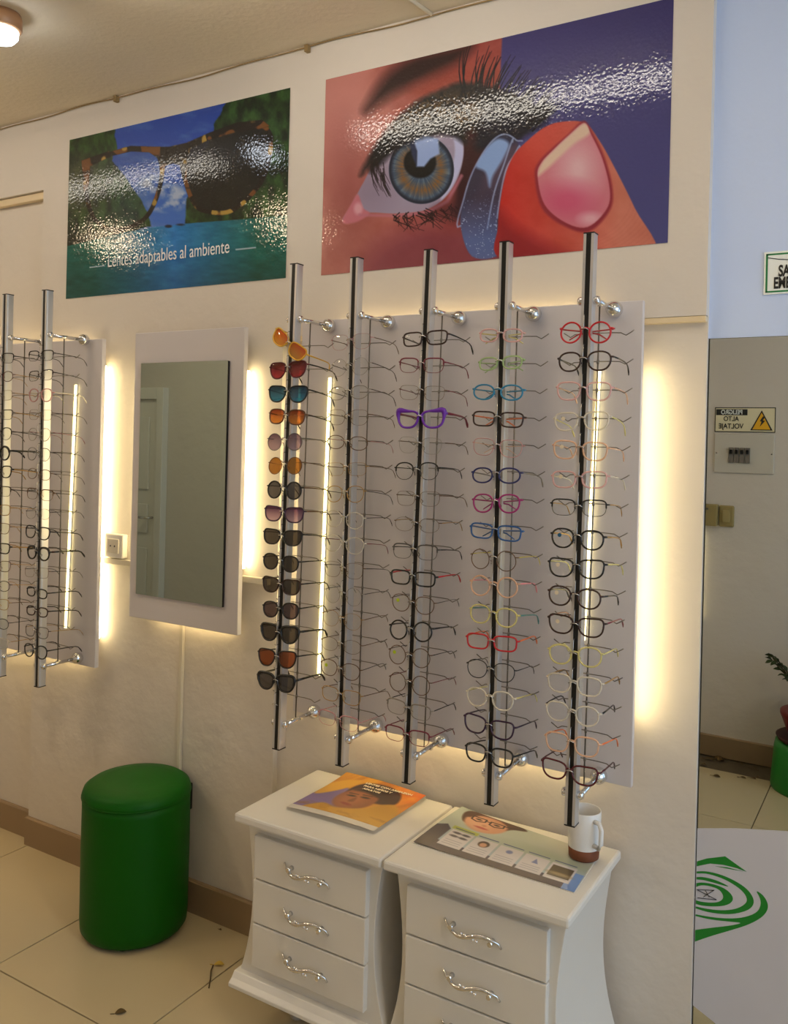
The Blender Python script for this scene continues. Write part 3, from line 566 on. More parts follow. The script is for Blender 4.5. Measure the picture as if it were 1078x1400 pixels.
def wire_arm_mb():
    m = MB()                                   # temple rest: level wire with a shallow V at each end
    P_ = [(-.082, 0, .004), (-.076, 0, .0005), (-.066, 0, -.006), (-.056, 0, .0), (-.03, 0, .001), (0, 0, .001), (.03, 0, .001), (.050, 0, .0), (.062, 0, -.006), (.074, 0, .001), (.080, 0, .005)]
    m.tube(P_, .0013, 5); m.tube([(0, 0, -.004), (0, 0, .005)], .003, 6); return m
def hook_mb():
    m = MB()                                   # small wire loop standing out of the slot, with nose rest
    m.tube([(0, 0, .030), (0, -.013, .030), (0, -.0145, .028), (0, -.0145, .004), (0, -.013, .001), (0, 0, .001)], .0009, 5)
    m.tube([(-.009, -.012, -.002), (-.005, -.015, .0015), (0, -.0155, .002), (.005, -.015, .0015), (.009, -.012, -.002)], .0012, 5); return m
arm_me = hook_me = None
def make_rack(key):
    global arm_me, hook_me
    xt, xb = RACKX[key]; z0, z1 = .668, 1.962; yc = -.195
    lean = (xt-xb)/(z1-z0); xm = (xt+xb)/2
    t = empty('eyewear_rack', (xm, yc, z0)); tag(t, RNAME[key], 'eyewear rack', None)
    def X_(z): return xb+(xt-xb)*(z-z0)/(z1-z0)-xm
    H = z1-z0; h = .0118
    def bar(x0, x1, y0, y1, a, c_, m):
        vs = []
        for z in (a, c_):
            q = X_(z+z0); vs += [(q+x0, y0, z), (q+x1, y0, z), (q+x1, y1, z), (q+x0, y1, z)]
        m.add(vs, [(3, 2, 1, 0), (4, 5, 6, 7), (0, 1, 5, 4), (1, 2, 6, 5), (2, 3, 7, 6), (3, 0, 4, 7)]); return m
    bar(-h, h, -.010, .0135, 0, H, MB()).build('pole', STEEL, t, bevel=.002)
    m = bar(-h, -.0056, -.0135, -.0098, 0, H, MB()); bar(.0056, h, -.0135, -.0098, 0, H, m); m.build('slot_lip', STEEL, t)
    bar(-.0057, .0057, -.0125, -.0096, .001, H-.001, MB()).build('slot', CH_SLOT, t)
    for z in (-.001, H-.002): bar(-h-.0003, h+.0003, -.0138, .0138, z, z+.003, MB()).build('end_cap', BLACK, t)
    for zc in (1.815-z0, .735-z0):
        q = X_(zc+z0)
        br = MB().lathe([(.004, -h-.013), (.008, -h-.011), (.010, -h-.006), (.008, -h-.001), (.008, h+.001), (.0105, h+.006), (.009, h+.012), (.004, h+.014)], 14, (q, 0, zc), 'x').build('clamp', CHROME, t)
        MB().tube([(q+h+.006, .004, zc), (q+h+.004, .128, zc)], .0055, 10).build('arm', CHROME, t)
        MB().lathe([(.006, .112), (.012, .118), (.0175, .124), (.019, .132), (.0185, .140), (.0155, .145)], 20, (q+h+.004, 0, zc), 'y').build('mount_dome', CHROME, t)
    MB().tube([(X_(.735)+.004, .064, .735-z0), (X_(1.815)+.004, .064, 1.815-z0)], .0019, 6).build('rear_rod', ROD, t)
    MB().box(.004, h+.006, .060, .068, 1.812-z0, 1.818-z0).box(.002, h+.004, .060, .068, .732-z0, .738-z0).build('rod_bracket', CHROME, t)
    for i in range(NH):
        z = hook_z(i); q = X_(z)
        if arm_me is None:
            o = wire_arm_mb().build('temple_rest', WIRE, t); arm_me = o.data; o2 = hook_mb().build('nose_hook', WIREW, t); hook_me = o2.data
        else: o = link('temple_rest', arm_me, t); o2 = link('nose_hook', hook_me, t)
        o.location = (q+.004, .064, z-z0); o2.location = (q, -.012, z-z0)
    return lambda z: xm+X_(z)
rackx = {k: make_rack(k) for k in (1, 2, 3, 4, 5, 'A', 'B')}

# ------------------------------------------------------------------ eyewear
FR = {'black': ((.008, .008, .009), .25), 'darkbrown': (srgb(52, 28, 22), .25), 'brown': (srgb(96, 58, 30), .3), 'tortoise': (srgb(88, 46, 22), .25),
      'red': (srgb(196, 24, 36), .3), 'orange': (srgb(232, 120, 60), .35), 'maroon': (srgb(84, 20, 30), .25), 'burgundy': (srgb(120, 30, 52), .3), 'purple': (srgb(104, 34, 168), .35),
      'navy': (srgb(28, 34, 96), .3), 'blue': (srgb(34, 88, 150), .3), 'turquoise': (srgb(32, 128, 168), .3), 'magenta': (srgb(156, 28, 110), .3), 'yellow': (srgb(206, 190, 40), .35),
      'gold': (srgb(176, 140, 84), .3), 'silver': (srgb(150, 144, 138), .3), 'bronze': (srgb(110, 84, 64), .3), 'grey': (srgb(78, 74, 72), .3), 'goldyellow': (srgb(216, 166, 40), .3),
      'pink': (srgb(236, 150, 160), .35), 'peach': (srgb(244, 196, 160), .3), 'clear': (srgb(236, 226, 206), .2), 'clearyellow': (srgb(232, 220, 140), .25), 'clearpink': (srgb(240, 190, 186), .25), 'teal': (srgb(80, 140, 140), .3),
      'darkpurple': (srgb(52, 26, 56), .25), 'cleargreen': (srgb(178, 208, 140), .3), 'palepink': (srgb(216, 160, 160), .3)}
METALS = ('gold', 'silver', 'bronze'); CLEARS = ('clear', 'peach', 'clearyellow', 'clearpink', 'cleargreen', 'palepink')
def fmat(c):
    col, r = FR[c]
    return mat('frame_'+c, col, r, .8 if c in METALS else 0, noise=.35 if c in ('tortoise', 'brown') else .06, nscale=120 if c == 'tortoise' else 30, alpha=.62 if c in CLEARS else 1)
CLEAR = lens_mat('clear_lens', (.96, .97, .965), .03, gloss=.3)
LENS = {'clear': CLEAR, 'dark': lens_mat('dark_lens', (.10, .085, .07), .25), 'grey': lens_mat('grey_lens', (.14, .13, .13), .25), 'blue': lens_mat('blue_mirror_lens', (.01, .05, .10), .35, gloss=.9, grad=(.01, .20, .36)),
        'red': lens_mat('red_mirror_lens', (.10, .008, .012), .35, gloss=.9, grad=(.42, .012, .02)), 'amber': lens_mat('amber_lens', (.7, .12, .02), .35, gloss=1.0, grad=(.8, .35, .03)), 'orange': lens_mat('orange_lens', (.30, .05, .02), .3, grad=(.85, .30, .04)),
        'roundbrown': lens_mat('tan_lens', (.55, .24, .04), .35), 'lilac': lens_mat('lilac_lens', (.20, .12, .17), .3, grad=(.5, .36, .42)), 'purple': lens_mat('purple_lens', (.12, .03, .10), .35, grad=(.62, .42, .5)),
        'rust': lens_mat('rust_lens', (.36, .10, .03), .35), 'mauve': lens_mat('mauve_lens', (.16, .11, .11), .3)}
#        a(half width) b(half height) n(squareness) taper cat  half-gap between lenses
SHP = {'round': (.0235, .0225, 2.0, 0, 0, .033), 'panto': (.0245, .0205, 2.3, .10, .0, .033), 'oval': (.0255, .017, 2.2, .03, 0, .034), 'rect': (.0265, .0165, 3.4, .07, .001, .034),
       'square': (.0255, .0195, 2.8, .13, .001, .0335), 'cat': (.027, .0195, 2.6, .16, .006, .034), 'boldcat': (.0275, .0200, 2.7, .20, .010, .034), 'wayf': (.0268, .0215, 2.5, .24, .005, .0335),
       'small': (.0225, .0145, 2.6, .04, 0, .030), 'half': (.0262, .0175, 3.0, .10, .002, .034)}
def outline(shape, side, n=28):
    a, b_, e, tp, cat, g = SHP[shape]; P_ = []
    for i in range(n):
        th = 2*math.pi*i/n; c, s_ = math.cos(th), math.sin(th)
        x = a*math.copysign(abs(c)**(2/e), c); z = b_*math.copysign(abs(s_)**(2/e), s_)
        x *= 1+tp*z/b_
        if x > 0 and z > -b_*.3: z += cat*(x/a)**2*(z/b_+.3)/1.3
        P_.append((side*(g+x), z))
    return P_
def ybow(x): return .9*x*x                         # the front curves back towards the temples
TH = {'thin': .0011, 'full': .0021, 'bold': .0033}
cache = {}
def front_mesh(shape, rim):
    m = MB(); a, b_, e, tp, cat, g = SHP[shape]
    for s_ in (-1, 1):
        O = outline(shape, s_)
        if rim in TH:
            r = TH[rim]
            if shape == 'boldcat': rr = [r*(.9+.95*max(0, z/b_)*max(0, (abs(x)-g)/a+.4)) for x, z in O]
            elif rim == 'bold': rr = [r*(1.15 if z > 0 else .8) for x, z in O]
            else: rr = r
            m.tube([(x, ybow(x), z) for x, z in O], rr, 6, closed=True, upv=(0, 1, 0))
        elif rim == 'half':
            top = [q for q in O if q[1] > -.1*b_]; top.sort(key=lambda q: q[0])
            m.tube([(x, ybow(x), z) for x, z in top], .0018, 6, upv=(0, 1, 0)); m.tube([(x, ybow(x), z) for x, z in O], .0006, 4, closed=True, upv=(0, 1, 0))
        elif rim == 'none':
            m.tube([(x, ybow(x), z) for x, z in O], .0004, 4, closed=True, upv=(0, 1, 0))
        # hinge block
        hx = s_*(g+a*(1+tp*.3)); hz = b_*.42+cat*.6; q = {'thin': .0013, 'none': .0012, 'half': .0018}.get(rim, .0023 if rim == 'full' else .003)
        m.tube([(hx-s_*.002, ybow(hx), hz), (hx+s_*.003, ybow(hx)+.001, hz), (hx+s_*.0045, ybow(hx)+.006, hz)], q, 6)
        # nose pad
        m.tube([(s_*.008, .004, -.001), (s_*.0095, .010, -.005), (s_*.0085, .009, -.010)], .0010, 5)
    bt = {'thin': .0010, 'none': .0010, 'half': .0014, 'full': .0020, 'bold': .0032}[rim]; gi = g-a*.97
    m.tube([(-gi, 0, b_*.30), (-gi*.5, -.0008, b_*.42), (0, -.001, b_*.46), (gi*.5, -.0008, b_*.42), (gi, 0, b_*.30)], bt, 6, upv=(0, 1, 0))
    return m
def lens_mesh(shape, side):
    O = outline(shape, side); cx = sum(x for x, _ in O)/len(O); m = MB(); n = len(O)
    vs = [(cx, ybow(cx)-.0022, 0)]+[(cx+(x-cx)*.6, ybow(cx+(x-cx)*.6)-.0014, z*.6) for x, z in O]+[(cx+(x-cx)*.985, ybow(x), z*.985) for x, z in O]
    fs = [(0, 1+i, 1+(i+1) % n) for i in range(n)]+[(1+i, 1+n+i, 1+n+(i+1) % n, 1+(i+1) % n) for i in range(n)]
    m.add(vs, fs, True); return m
def temple_mesh(shape, side, thick, fold):
    a, b_, e, tp, cat, g = SHP[shape]; hx = side*(g+a*(1+tp*.3)+.0045); hz = b_*.42+cat*.6; y0 = ybow(hx)+.006; m = MB()
    if fold: P_ = [(hx, y0, hz), (hx-side*.004, y0+.006, hz), (hx-side*.05, y0+.010, hz-.004), (hx-side*.085, y0+.012, hz-.010), (hx-side*.105, y0+.013, hz-.022)]
    else: P_ = [(hx, y0, hz), (hx+side*.001, y0+.03, hz), (hx, y0+.075, hz-.001), (hx-side*.002, y0+.100, hz-.003), (hx-side*.003, y0+.112, hz-.007), (hx-side*.004, y0+.123, hz-.018), (hx-side*.005, y0+.128, hz-.025)]
    rr = [thick*k for k in ((1.2, 1.1, 1, .9, .9, 1.2, .8) if not fold else (1.2, 1, 1, 1.1, .8))]
    m.tube(P_, rr, 6); return m
def mesh_of(key, fn):
    if key not in cache:
        o = fn().build('tmp', CLEAR); cache[key] = o.data; bpy.data.objects.remove(o)
    return cache[key]
def part(name, me, m, parent, label=None):
    o = bpy.data.objects.new(name, me); COL.objects.link(o); o.parent = parent
    if m is not me.materials[0]: o.material_slots[0].link = 'OBJECT'; o.material_slots[0].material = m
    if label: o['label'] = label
    return o
def eyewear(kind, x, z, shape, rim, col, tcol, lens, label, group, fold=False, sticker=None, tilt=0, tipcol=None):
    t = empty(kind, (x+random.uniform(-.003, .003), -.216+random.uniform(-.003, .002), z-.006+random.uniform(-.002, .002)))
    t.rotation_euler = (math.radians(random.uniform(-7, -1)), math.radians(tilt+random.uniform(-2.5, 2.5)), math.radians(random.uniform(-3, 3)))
    tag(t, label, 'sunglasses' if kind == 'sunglasses' else 'eyeglasses', group)
    part('frame', mesh_of(('f', shape, rim), lambda: front_mesh(shape, rim)), fmat(col), t)
    th = {'thin': .0009, 'none': .0009, 'half': .0012, 'full': .0017, 'bold': .0027}[rim]
    for s_ in (-1, 1):
        part('lens', mesh_of(('l', shape, s_), lambda: lens_mesh(shape, s_)), LENS[lens], t)
        part('temple', mesh_of(('t', shape, s_, th, fold), lambda: temple_mesh(shape, s_, th, fold)), fmat(tcol or col), t)
    if sticker:
        m = MB().lathe([(.0045, -.0035), (.0045, -.003)], 14, (-SHP[shape][5]-.004+(-.002), 0, .006), 'y').build('sticker', mat('sticker_'+sticker, {'blue': srgb(20, 90, 130), 'green': srgb(176, 196, 30), 'white': srgb(226, 210, 180)}[sticker], .5, noise=.03), t)
    return t
ORD = ['topmost', 'second', 'third', 'fourth', 'fifth', 'sixth', 'seventh', 'eighth', 'ninth', 'tenth', 'eleventh', 'twelfth', 'thirteenth', 'fourteenth', 'fifteenth', 'lowest']
RK = {1: 'the sunglasses rack', 2: 'the rack beside the sunglasses', 3: 'the middle chrome rack', 4: 'the rack of colourful frames', 5: 'the rack nearest the big mirror', 'A': 'the full rack on the far board', 'B': 'the cut-off rack on the far board'}
SN = {'round': 'round', 'panto': 'rounded', 'oval': 'oval', 'rect': 'rectangular', 'square': 'square', 'cat': 'cat-eye', 'boldcat': 'bold cat-eye', 'wayf': 'angular', 'small': 'small', 'half': 'squarish'}
CN = {'darkbrown': 'dark brown', 'clearyellow': 'clear yellow', 'clearpink': 'clear pink', 'cleargreen': 'clear green', 'goldyellow': 'golden yellow', 'peach': 'clear peach', 'darkpurple': 'dark purple', 'palepink': 'pale pink', 'navy': 'dark blue'}
#  shape rim frame temple lens extras
SPEC = {
 1: [('cat', 'full', 'goldyellow', 'goldyellow', 'amber', dict(tilt=34)), ('wayf', 'full', 'maroon', 'black', 'red', {}), ('wayf', 'full', 'black', 'black', 'blue', {}), ('square', 'full', 'brown', 'darkbrown', 'orange', {}),
     ('round', 'thin', 'grey', 'grey', 'lilac', {}), ('round', 'thin', 'brown', 'bronze', 'roundbrown', {}), ('round', 'full', 'black', 'bronze', 'grey', {}), ('cat', 'full', 'darkpurple', 'bronze', 'purple', {}),
     ('cat', 'full', 'black', 'black', 'dark', {}), ('panto', 'full', 'black', 'black', 'dark', {}), ('cat', 'full', 'darkbrown', 'black', 'dark', {}), ('panto', 'full', 'black', 'black', 'mauve', {}),
     ('wayf', 'bold', 'black', 'black', 'dark', {}), ('wayf', 'full', 'black', 'black', 'rust', {}), ('wayf', 'bold', 'black', 'black', 'grey', {}), None],
 2: [('square', 'none', 'palepink', 'bronze', 'clear', {}), ('round', 'none', 'silver', 'darkbrown', 'clear', {}), ('oval', 'thin', 'silver', 'darkbrown', 'clear', {}), ('square', 'none', 'bronze', 'bronze', 'clear', {}),
     ('oval', 'thin', 'bronze', 'palepink', 'clear', {}), ('rect', 'none', 'gold', 'bronze', 'clear', {}), ('panto', 'thin', 'gold', 'grey', 'clear', {}), ('panto', 'thin', 'clear', 'darkbrown', 'clear', {}),
     ('panto', 'thin', 'clear', 'burgundy', 'clear', {}), ('square', 'none', 'bronze', 'darkbrown', 'clear', {}), ('round', 'none', 'silver', 'grey', 'clear', {}), ('panto', 'none', 'gold', 'bronze', 'clear', {}),
     ('oval', 'none', 'bronze', 'bronze', 'clear', {}), ('panto', 'thin', 'bronze', 'grey', 'clear', dict(sticker='green')), ('half', 'thin', 'gold', 'bronze', 'clear', {}), ('half', 'half', 'palepink', 'palepink', 'clear', {})],
 3: [('rect', 'full', 'darkbrown', 'black', 'clear', {}), ('half', 'half', 'burgundy', 'burgundy', 'clear', {}), ('half', 'none', 'bronze', 'burgundy', 'clear', {}), ('boldcat', 'bold', 'purple', 'burgundy', 'clear', {}),
     ('square', 'none', 'silver', 'bronze', 'clear', {}), ('panto', 'half', 'black', 'black', 'clear', {}), ('half', 'none', 'bronze', 'bronze', 'clear', {}), ('oval', 'none', 'bronze', 'gold', 'clear', {}),
     ('half', 'half', 'grey', 'black', 'clear', {}), ('rect', 'full', 'black', 'red', 'clear', {}), ('panto', 'thin', 'bronze', 'grey', 'clear', dict(sticker='green')), ('round', 'full', 'black', 'black', 'clear', {}),
     ('round', 'thin', 'bronze', 'black', 'clear', dict(sticker='green')), ('round', 'thin', 'bronze', 'burgundy', 'clear', {}), ('half', 'half', 'silver', 'black', 'clear', {}), ('half', 'half', 'burgundy', 'burgundy', 'clear', {})],
 4: [('small', 'full', 'clearpink', 'clearyellow', 'clear', dict(fold=True)), ('small', 'full', 'cleargreen', 'cleargreen', 'clear', dict(fold=True)), ('oval', 'full', 'turquoise', 'turquoise', 'clear', dict(fold=True)), ('rect', 'full', 'darkbrown', 'orange', 'clear', dict(fold=True)),
     ('square', 'thin', 'palepink', 'peach', 'clear', dict(fold=True)), ('oval', 'full', 'navy', 'silver', 'clear', {}), ('panto', 'full', 'magenta', 'magenta', 'clear', dict(fold=True)), ('rect', 'full', 'blue', 'blue', 'clear', dict(fold=True)),
     ('round', 'thin', 'bronze', 'yellow', 'clear', {}), ('round', 'full', 'peach', 'pink', 'clear', {}), ('panto', 'full', 'clearyellow', 'teal', 'clear', {}), ('rect', 'full', 'red', 'orange', 'clear', {}),
     ('panto', 'thin', 'black', 'black', 'clear', {}), ('panto', 'full', 'clear', 'clearyellow', 'clear', {}), ('cat', 'full', 'darkpurple', 'darkpurple', 'clear', {}), ('square', 'full', 'black', 'black', 'clear', {})],
 5: [('round', 'full', 'red', 'red', 'clear', dict(fold=True)), ('panto', 'full', 'darkbrown', 'black', 'clear', {}), ('square', 'full', 'clearpink', 'peach', 'clear', {}), ('square', 'full', 'clear', 'clearyellow', 'clear', dict(sticker='white')),
     ('square', 'full', 'peach', 'peach', 'clear', dict(sticker='white')), ('half', 'full', 'clearpink', 'clear', 'clear', dict(sticker='white')), ('half', 'half', 'black', 'gold', 'clear', {}), ('panto', 'full', 'black', 'gold', 'clear', dict(sticker='blue')),
     ('cat', 'full', 'black', 'clearyellow', 'clear', dict(sticker='white')), ('panto', 'full', 'darkbrown', 'black', 'clear', dict(sticker='white')), ('cat', 'full', 'darkbrown', 'burgundy', 'clear', dict(sticker='white')), ('panto', 'full', 'clearyellow', 'clearyellow', 'clear', {}),
     ('square', 'full', 'clear', 'gold', 'clear', {}), ('panto', 'full', 'clear', 'black', 'clear', {}), ('square', 'full', 'peach', 'orange', 'clear', {}), ('cat', 'full', 'maroon', 'maroon', 'clear', {})],
 'A': [('rect', 'half', 'black', 'black', 'clear', {}), ('rect', 'half', 'darkbrown', 'black', 'clear', {}), ('panto', 'full', 'palepink', 'clear', 'clear', {}), ('rect', 'none', 'bronze', 'darkbrown', 'clear', {}),
     ('panto', 'thin', 'silver', 'burgundy', 'clear', {}), ('panto', 'thin', 'grey', 'black', 'clear', {}), ('oval', 'thin', 'bronze', 'darkbrown', 'clear', {}), ('half', 'half', 'bronze', 'black', 'clear', {}),
     ('oval', 'none', 'darkbrown', 'black', 'clear', {}), ('square', 'full', 'black', 'black', 'clear', {}), ('panto', 'bold', 'black', 'black', 'clear', {}), ('rect', 'none', 'bronze', 'black', 'clear', {}),
     ('small', 'full', 'black', 'black', 'clear', {}), ('small', 'full', 'darkbrown', 'black', 'clear', {}), ('half', 'thin', 'darkbrown', 'gold', 'clear', {}), ('panto', 'full', 'black', 'black', 'clear', {})],
 'B': [('rect', 'half', 'black', 'black', 'clear', {}), ('oval', 'thin', 'maroon', 'gold', 'clear', {}), ('rect', 'none', 'bronze', 'gold', 'clear', {}), ('rect', 'half', 'grey', 'gold', 'clear', {}),
     ('panto', 'half', 'black', 'black', 'clear', {}), ('round', 'bold', 'black', 'black', 'clear', {}), ('square', 'full', 'black', 'gold', 'clear', {}), ('rect', 'half', 'darkbrown', 'black', 'clear', {}),
     ('half', 'thin', 'gold', 'gold', 'clear', {}), ('half', 'thin', 'brown', 'gold', 'clear', {}), ('rect', 'full', 'black', 'gold', 'clear', {}), ('half', 'thin', 'bronze', 'gold', 'clear', {}),
     ('oval', 'thin', 'darkbrown', 'gold', 'clear', {}), ('half', 'thin', 'gold', 'bronze', 'clear', {}), ('oval', 'thin', 'black', 'black', 'clear', {}), ('half', 'thin', 'clear', 'gold', 'clear', {})]}
LN = {'red': 'red mirror', 'blue': 'blue mirror', 'amber': 'amber', 'orange': 'orange', 'lilac': 'lilac', 'roundbrown': 'tan', 'grey': 'dark grey', 'purple': 'purple', 'dark': 'dark', 'mauve': 'mauve grey', 'rust': 'rust brown'}
for k, specs in SPEC.items():
    for i, sp in enumerate(specs):
        if sp is None: continue
        shape, rim, col, tcol, lens, ex = sp; z = hook_z(i); cn = CN.get(col, col)
        if k == 1:
            lab = f"{cn} {SN[shape]} sunglasses with {LN[lens]} lenses, {'lowest' if i == 14 else ORD[i]} on {RK[k]}"
            if i == 0: lab = 'tilted golden yellow sunglasses with amber lenses, topmost on the sunglasses rack'
            eyewear('sunglasses', rackx[k](z), z, shape, rim, col, tcol, lens, lab, 'sunglasses on the rack', **ex)
        else:
            kind = {'none': 'rimless', 'half': 'half-rim', 'thin': 'thin-rimmed', 'full': '', 'bold': 'thick-rimmed'}[rim]
            st = ' with '+ex['sticker']+' sticker' if 'sticker' in ex else ''
            lab = ' '.join(f"{kind} {cn} {SN[shape]} eyeglasses{st}, {ORD[i]} on {RK[k]}".split())
            eyewear('eyeglasses', rackx[k](z), z, shape, rim, col, tcol, lens, lab, 'eyeglasses on '+RK[k], **ex)

# ------------------------------------------------------------------ green stool
FAUX = mat('green_leatherette', srgb(3, 84, 0), .5, spec=.22, noise=.06, nscale=4, bump=.12, bscale=90)
t = empty('round_stool', (-2.022, -.163, 0)); t.scale = (1.01, 1.01, 1.015); tag(t, 'green leatherette cylinder stool against the wall by the white cabinets', 'stool')
prof = [(.125, .010), (.148, .012), (.155, .022), (.157, .05), (.158, .25), (.157, .38), (.1575, .405)]
MB().lathe(prof, 48).build('body', FAUX, t)
MB().lathe([(.1575, .405), (.1595, .408), (.1590, .413), (.154, .428), (.140, .438), (.10, .445), (.05, .449), (.001, .450)], 48).build('seat', FAUX, t)
MB().tube([(.1585*math.cos(a), .1585*math.sin(a), .406) for a in np.linspace(0, 2*math.pi, 48, endpoint=False)], .0022, 6, closed=True).build('piping', FAUX, t)
for a in (.6, 2.2, 3.7, 5.3): MB().lathe([(.016, 0), (.018, .004), (.018, .014)], 14, (.115*math.cos(a), .115*math.sin(a), 0)).build('foot', BLACK, t)

# ------------------------------------------------------------------ white bedside style cabinets
CRYS = mat('crystal', (.9, .9, .92), .03, .9, noise=.1, nscale=60)
def side_curve(z):      # how far the side stands from the centre line: waisted in the middle, flared at the foot
    u = (z-.13)/(.528-.13); return .203-.022*math.sin(math.pi*min(1, max(0, u))**.9)+.018*(1-u)**3
def cabinet(x0, x1, label):
    xc = (x0+x1)/2; hw = (x1-x0)/2; k = hw/.2205
    t = empty('drawer_cabinet', (xc, 0, 0)); tag(t, label, 'cabinet', 'white drawer cabinets')
    yb, yf = -.012, -.325
    zs = [.13+(.528-.13)*i/16 for i in range(17)]
    right = [(side_curve(z)*k, z) for z in zs]; poly = right+[(-x, z) for x, z in reversed(right)]
    MB().prism(poly, yf, yb).build('body', WHITE, t, bevel=.002)
    MB().box(-hw+.0015, hw-.0015, -.362, -.006, .529, .552).build('top', WHITE, t, bevel=.006)
    MB().box(-hw+.012, hw-.012, -.334, -.010, .521, .529).build('cornice', WHITE, t, bevel=.003)
    MB().prism([(-.362, .112), (-.362, .122), (-.350, .130), (-.340, .143), (-.02, .143), (-.008, .112)], -hw*1.04+.005 if x0 < -1.3 else -hw+.004, hw-.004, 'x').build('plinth', WHITE, t, bevel=.002)
    for sx in (-1, 1):
        for y in (-.22, -.06): MB().lathe([(.018, 0), (.022, .02), (.024, .07), (.026, .112)], 16, (sx*(hw-.11), y, 0)).build('foot', WHITE, t)
    sgn = []
    for j, zc in enumerate((.448, .337, .226)):
        d = MB().box(-.168, .168, -.341, -.322, -.0535, .0535).build('drawer', WHITE, t, (0, 0, zc), bevel=.0025)
        hnd = MB(); P_ = []; rr = []
        for i in range(25):
            q = i/24; x = -.066+.132*q; P_.append((x, -.341-.021*math.sin(math.pi*q)**.6*1.0, .010*math.sin(2*math.pi*q)*-1+.006-.012*q)); rr.append(.0022+.0030*math.sin(math.pi*q)**.7)
        P_[0] = (-.068, -.345, .013); P_[-1] = (.068, -.345, -.013)
        hnd.tube(P_, rr, 8); 
        for sx in (-1, 1): hnd.lathe([(.0055, -.360), (.0045, -.350), (.006, -.341)], 10, (sx*.047, 0, -sx*.004), 'y')
        ho = hnd.build('handle', CHROME, d)
        for i in range(5): MB().lathe([(.001, -.367), (.0036, -.3655), (.0042, -.3635)], 8, (-.018+.009*i, 0, .002-.0016*i+.0006), 'y').build('crystal', CRYS, d)
    return t
cabinet(-1.463, -1.0225, 'white three-drawer cabinet under the yellow magazine')
cabinet(-1.0215, -.5785, 'white three-drawer cabinet under the brochure and mug')

# ------------------------------------------------------------------ things on the cabinets
zt = .552
# magazine: yellow draped portrait
p = Print(230, 170, [(170, 40), (492, 120), (320, 215), (50, 150)] if 0 else [(0, 0), (260, 0), (260, 200), (0, 200)]); X, Y = p.X, p.Y
p.C[:] = np.array([216, 150, 44])/255
p.fill(np.clip((X-120)/140, 0, 1)*np.clip((110-Y)/90, 0, 1), (222, 108, 40)); p.fill(np.clip(fbm(X+Y*.6, Y*.25, 22, 5)*3-1.3, 0, 1)*.6, (176, 104, 28)); p.fill(np.clip(fbm(X, Y+X*.5, 30, 15)*3-1.6, 0, 1)*.5, (236, 180, 60))
p.fill(p.poly(sm([(0, 90), (60, 60), (120, 120), (100, 200), (0, 200)]), 4), (130, 108, 166)); p.fill(p.poly(sm([(0, 60), (30, 30), (70, 20), (60, 60), (20, 110), (0, 110)]), 4), (222, 166, 50))
p.fill(p.poly(sm([(70, 62), (90, 26), (150, 14), (205, 30), (222, 76), (180, 96), (90, 100)]), 4), (52, 26, 30))
p.fill(p.ell(122, 98, 54, 56, 4, .25), (150, 84, 54)); p.fill(p.ell(112, 104, 34, 36, 16)*.7, (186, 112, 72)); p.fill(p.poly(sm([(84, 62), (130, 34), (190, 44), (180, 70), (120, 62)]), 5), (44, 22, 26))
for ex_ in ((100, 90), (138, 84)): p.fill(p.ell(ex_[0], ex_[1], 12, 4, 2, -.1), (40, 20, 18)); p.fill(p.line([(ex_[0]-14, ex_[1]-10), (ex_[0]+12, ex_[1]-12)], 2, 1, 2), (50, 26, 20))
p.fill(p.poly(sm([(118, 92), (126, 112), (116, 118), (110, 112)]), 3)*.7, (120, 62, 40)); p.fill(p.ell(118, 130, 17, 5, 2, .1), (150, 54, 50))
p.fill(p.poly(sm([(60, 150), (110, 154), (170, 130), (200, 90), (230, 80), (260, 120), (260, 200), (40, 200)]), 4), (206, 150, 40)); p.fill(np.clip(fbm(X*.5, Y, 14, 25)*3-1.5, 0, 1)*(Y > 150)*.5, (150, 96, 24))
p.fill((Y > 182)*1., (214, 208, 200))
t = empty('magazine', (-1.233, -.137, zt)); tag(t, 'yellow magazine with a draped face on the cover, curling on a white cabinet', 'magazine')
def quadmap(A, B, C_, D, zf):          # A front-left, B front-right, C back-right, D back-left
    def fn(U, V):
        x = (A[0]*(1-U)+B[0]*U)*(1-V)+(D[0]*(1-U)+C_[0]*U)*V; y = (A[1]*(1-U)+B[1]*U)*(1-V)+(D[1]*(1-U)+C_[1]*U)*V
        return x, y, zf(U, V)
    return fn
mq = [(-.133, -.133), (.125, -.125), (.131, .124), (-.126, .128)]
zc_ = lambda U, V: .006+.010*np.clip(V-.55, 0, 1)**2*4*(1-U*.6)+.004*np.sin(U*3.1)
p.mesh('cover', GLOSSM, quadmap(*mq, zc_), t)
m = MB()
for i in range(4):
    n = 12; z0 = .0012*i
    vs = []
    for jv in range(n+1):
        V = jv/n
        for U in (0, .5, 1):
            x, y, _ = quadmap(*mq, lambda a, c: 0)(U, V); zz = float(zc_(np.float64(U), np.float64(V)))*(i+1)/5
            vs.append((x+.001*(3-i), y-.0012*(3-i), zz))
    m.add(vs, [(a*3+c, a*3+c+1, a*3+c+4, a*3+c+3) for a in range(n) for c in range(2)])
m.build('pages', mat('paper', srgb(222, 216, 204), .7, noise=.03), t)
CW = mat('cover_lettering', srgb(250, 236, 210), .5, noise=.02)
text('cover_title', 'LENTES CON ARMAZON', .013, CW, t, (.035, .092, .0150), (0, 0, 0), 1.0, .0003)
text('cover_title', 'PARA NIÑOS Y', .013, CW, t, (.010, .076, .0140), (0, 0, 0), 1.0, .0003)
text('cover_title', 'ADULTOS', .012, CW, t, (.000, .061, .0130), (0, 0, 0), 1.0, .0003)
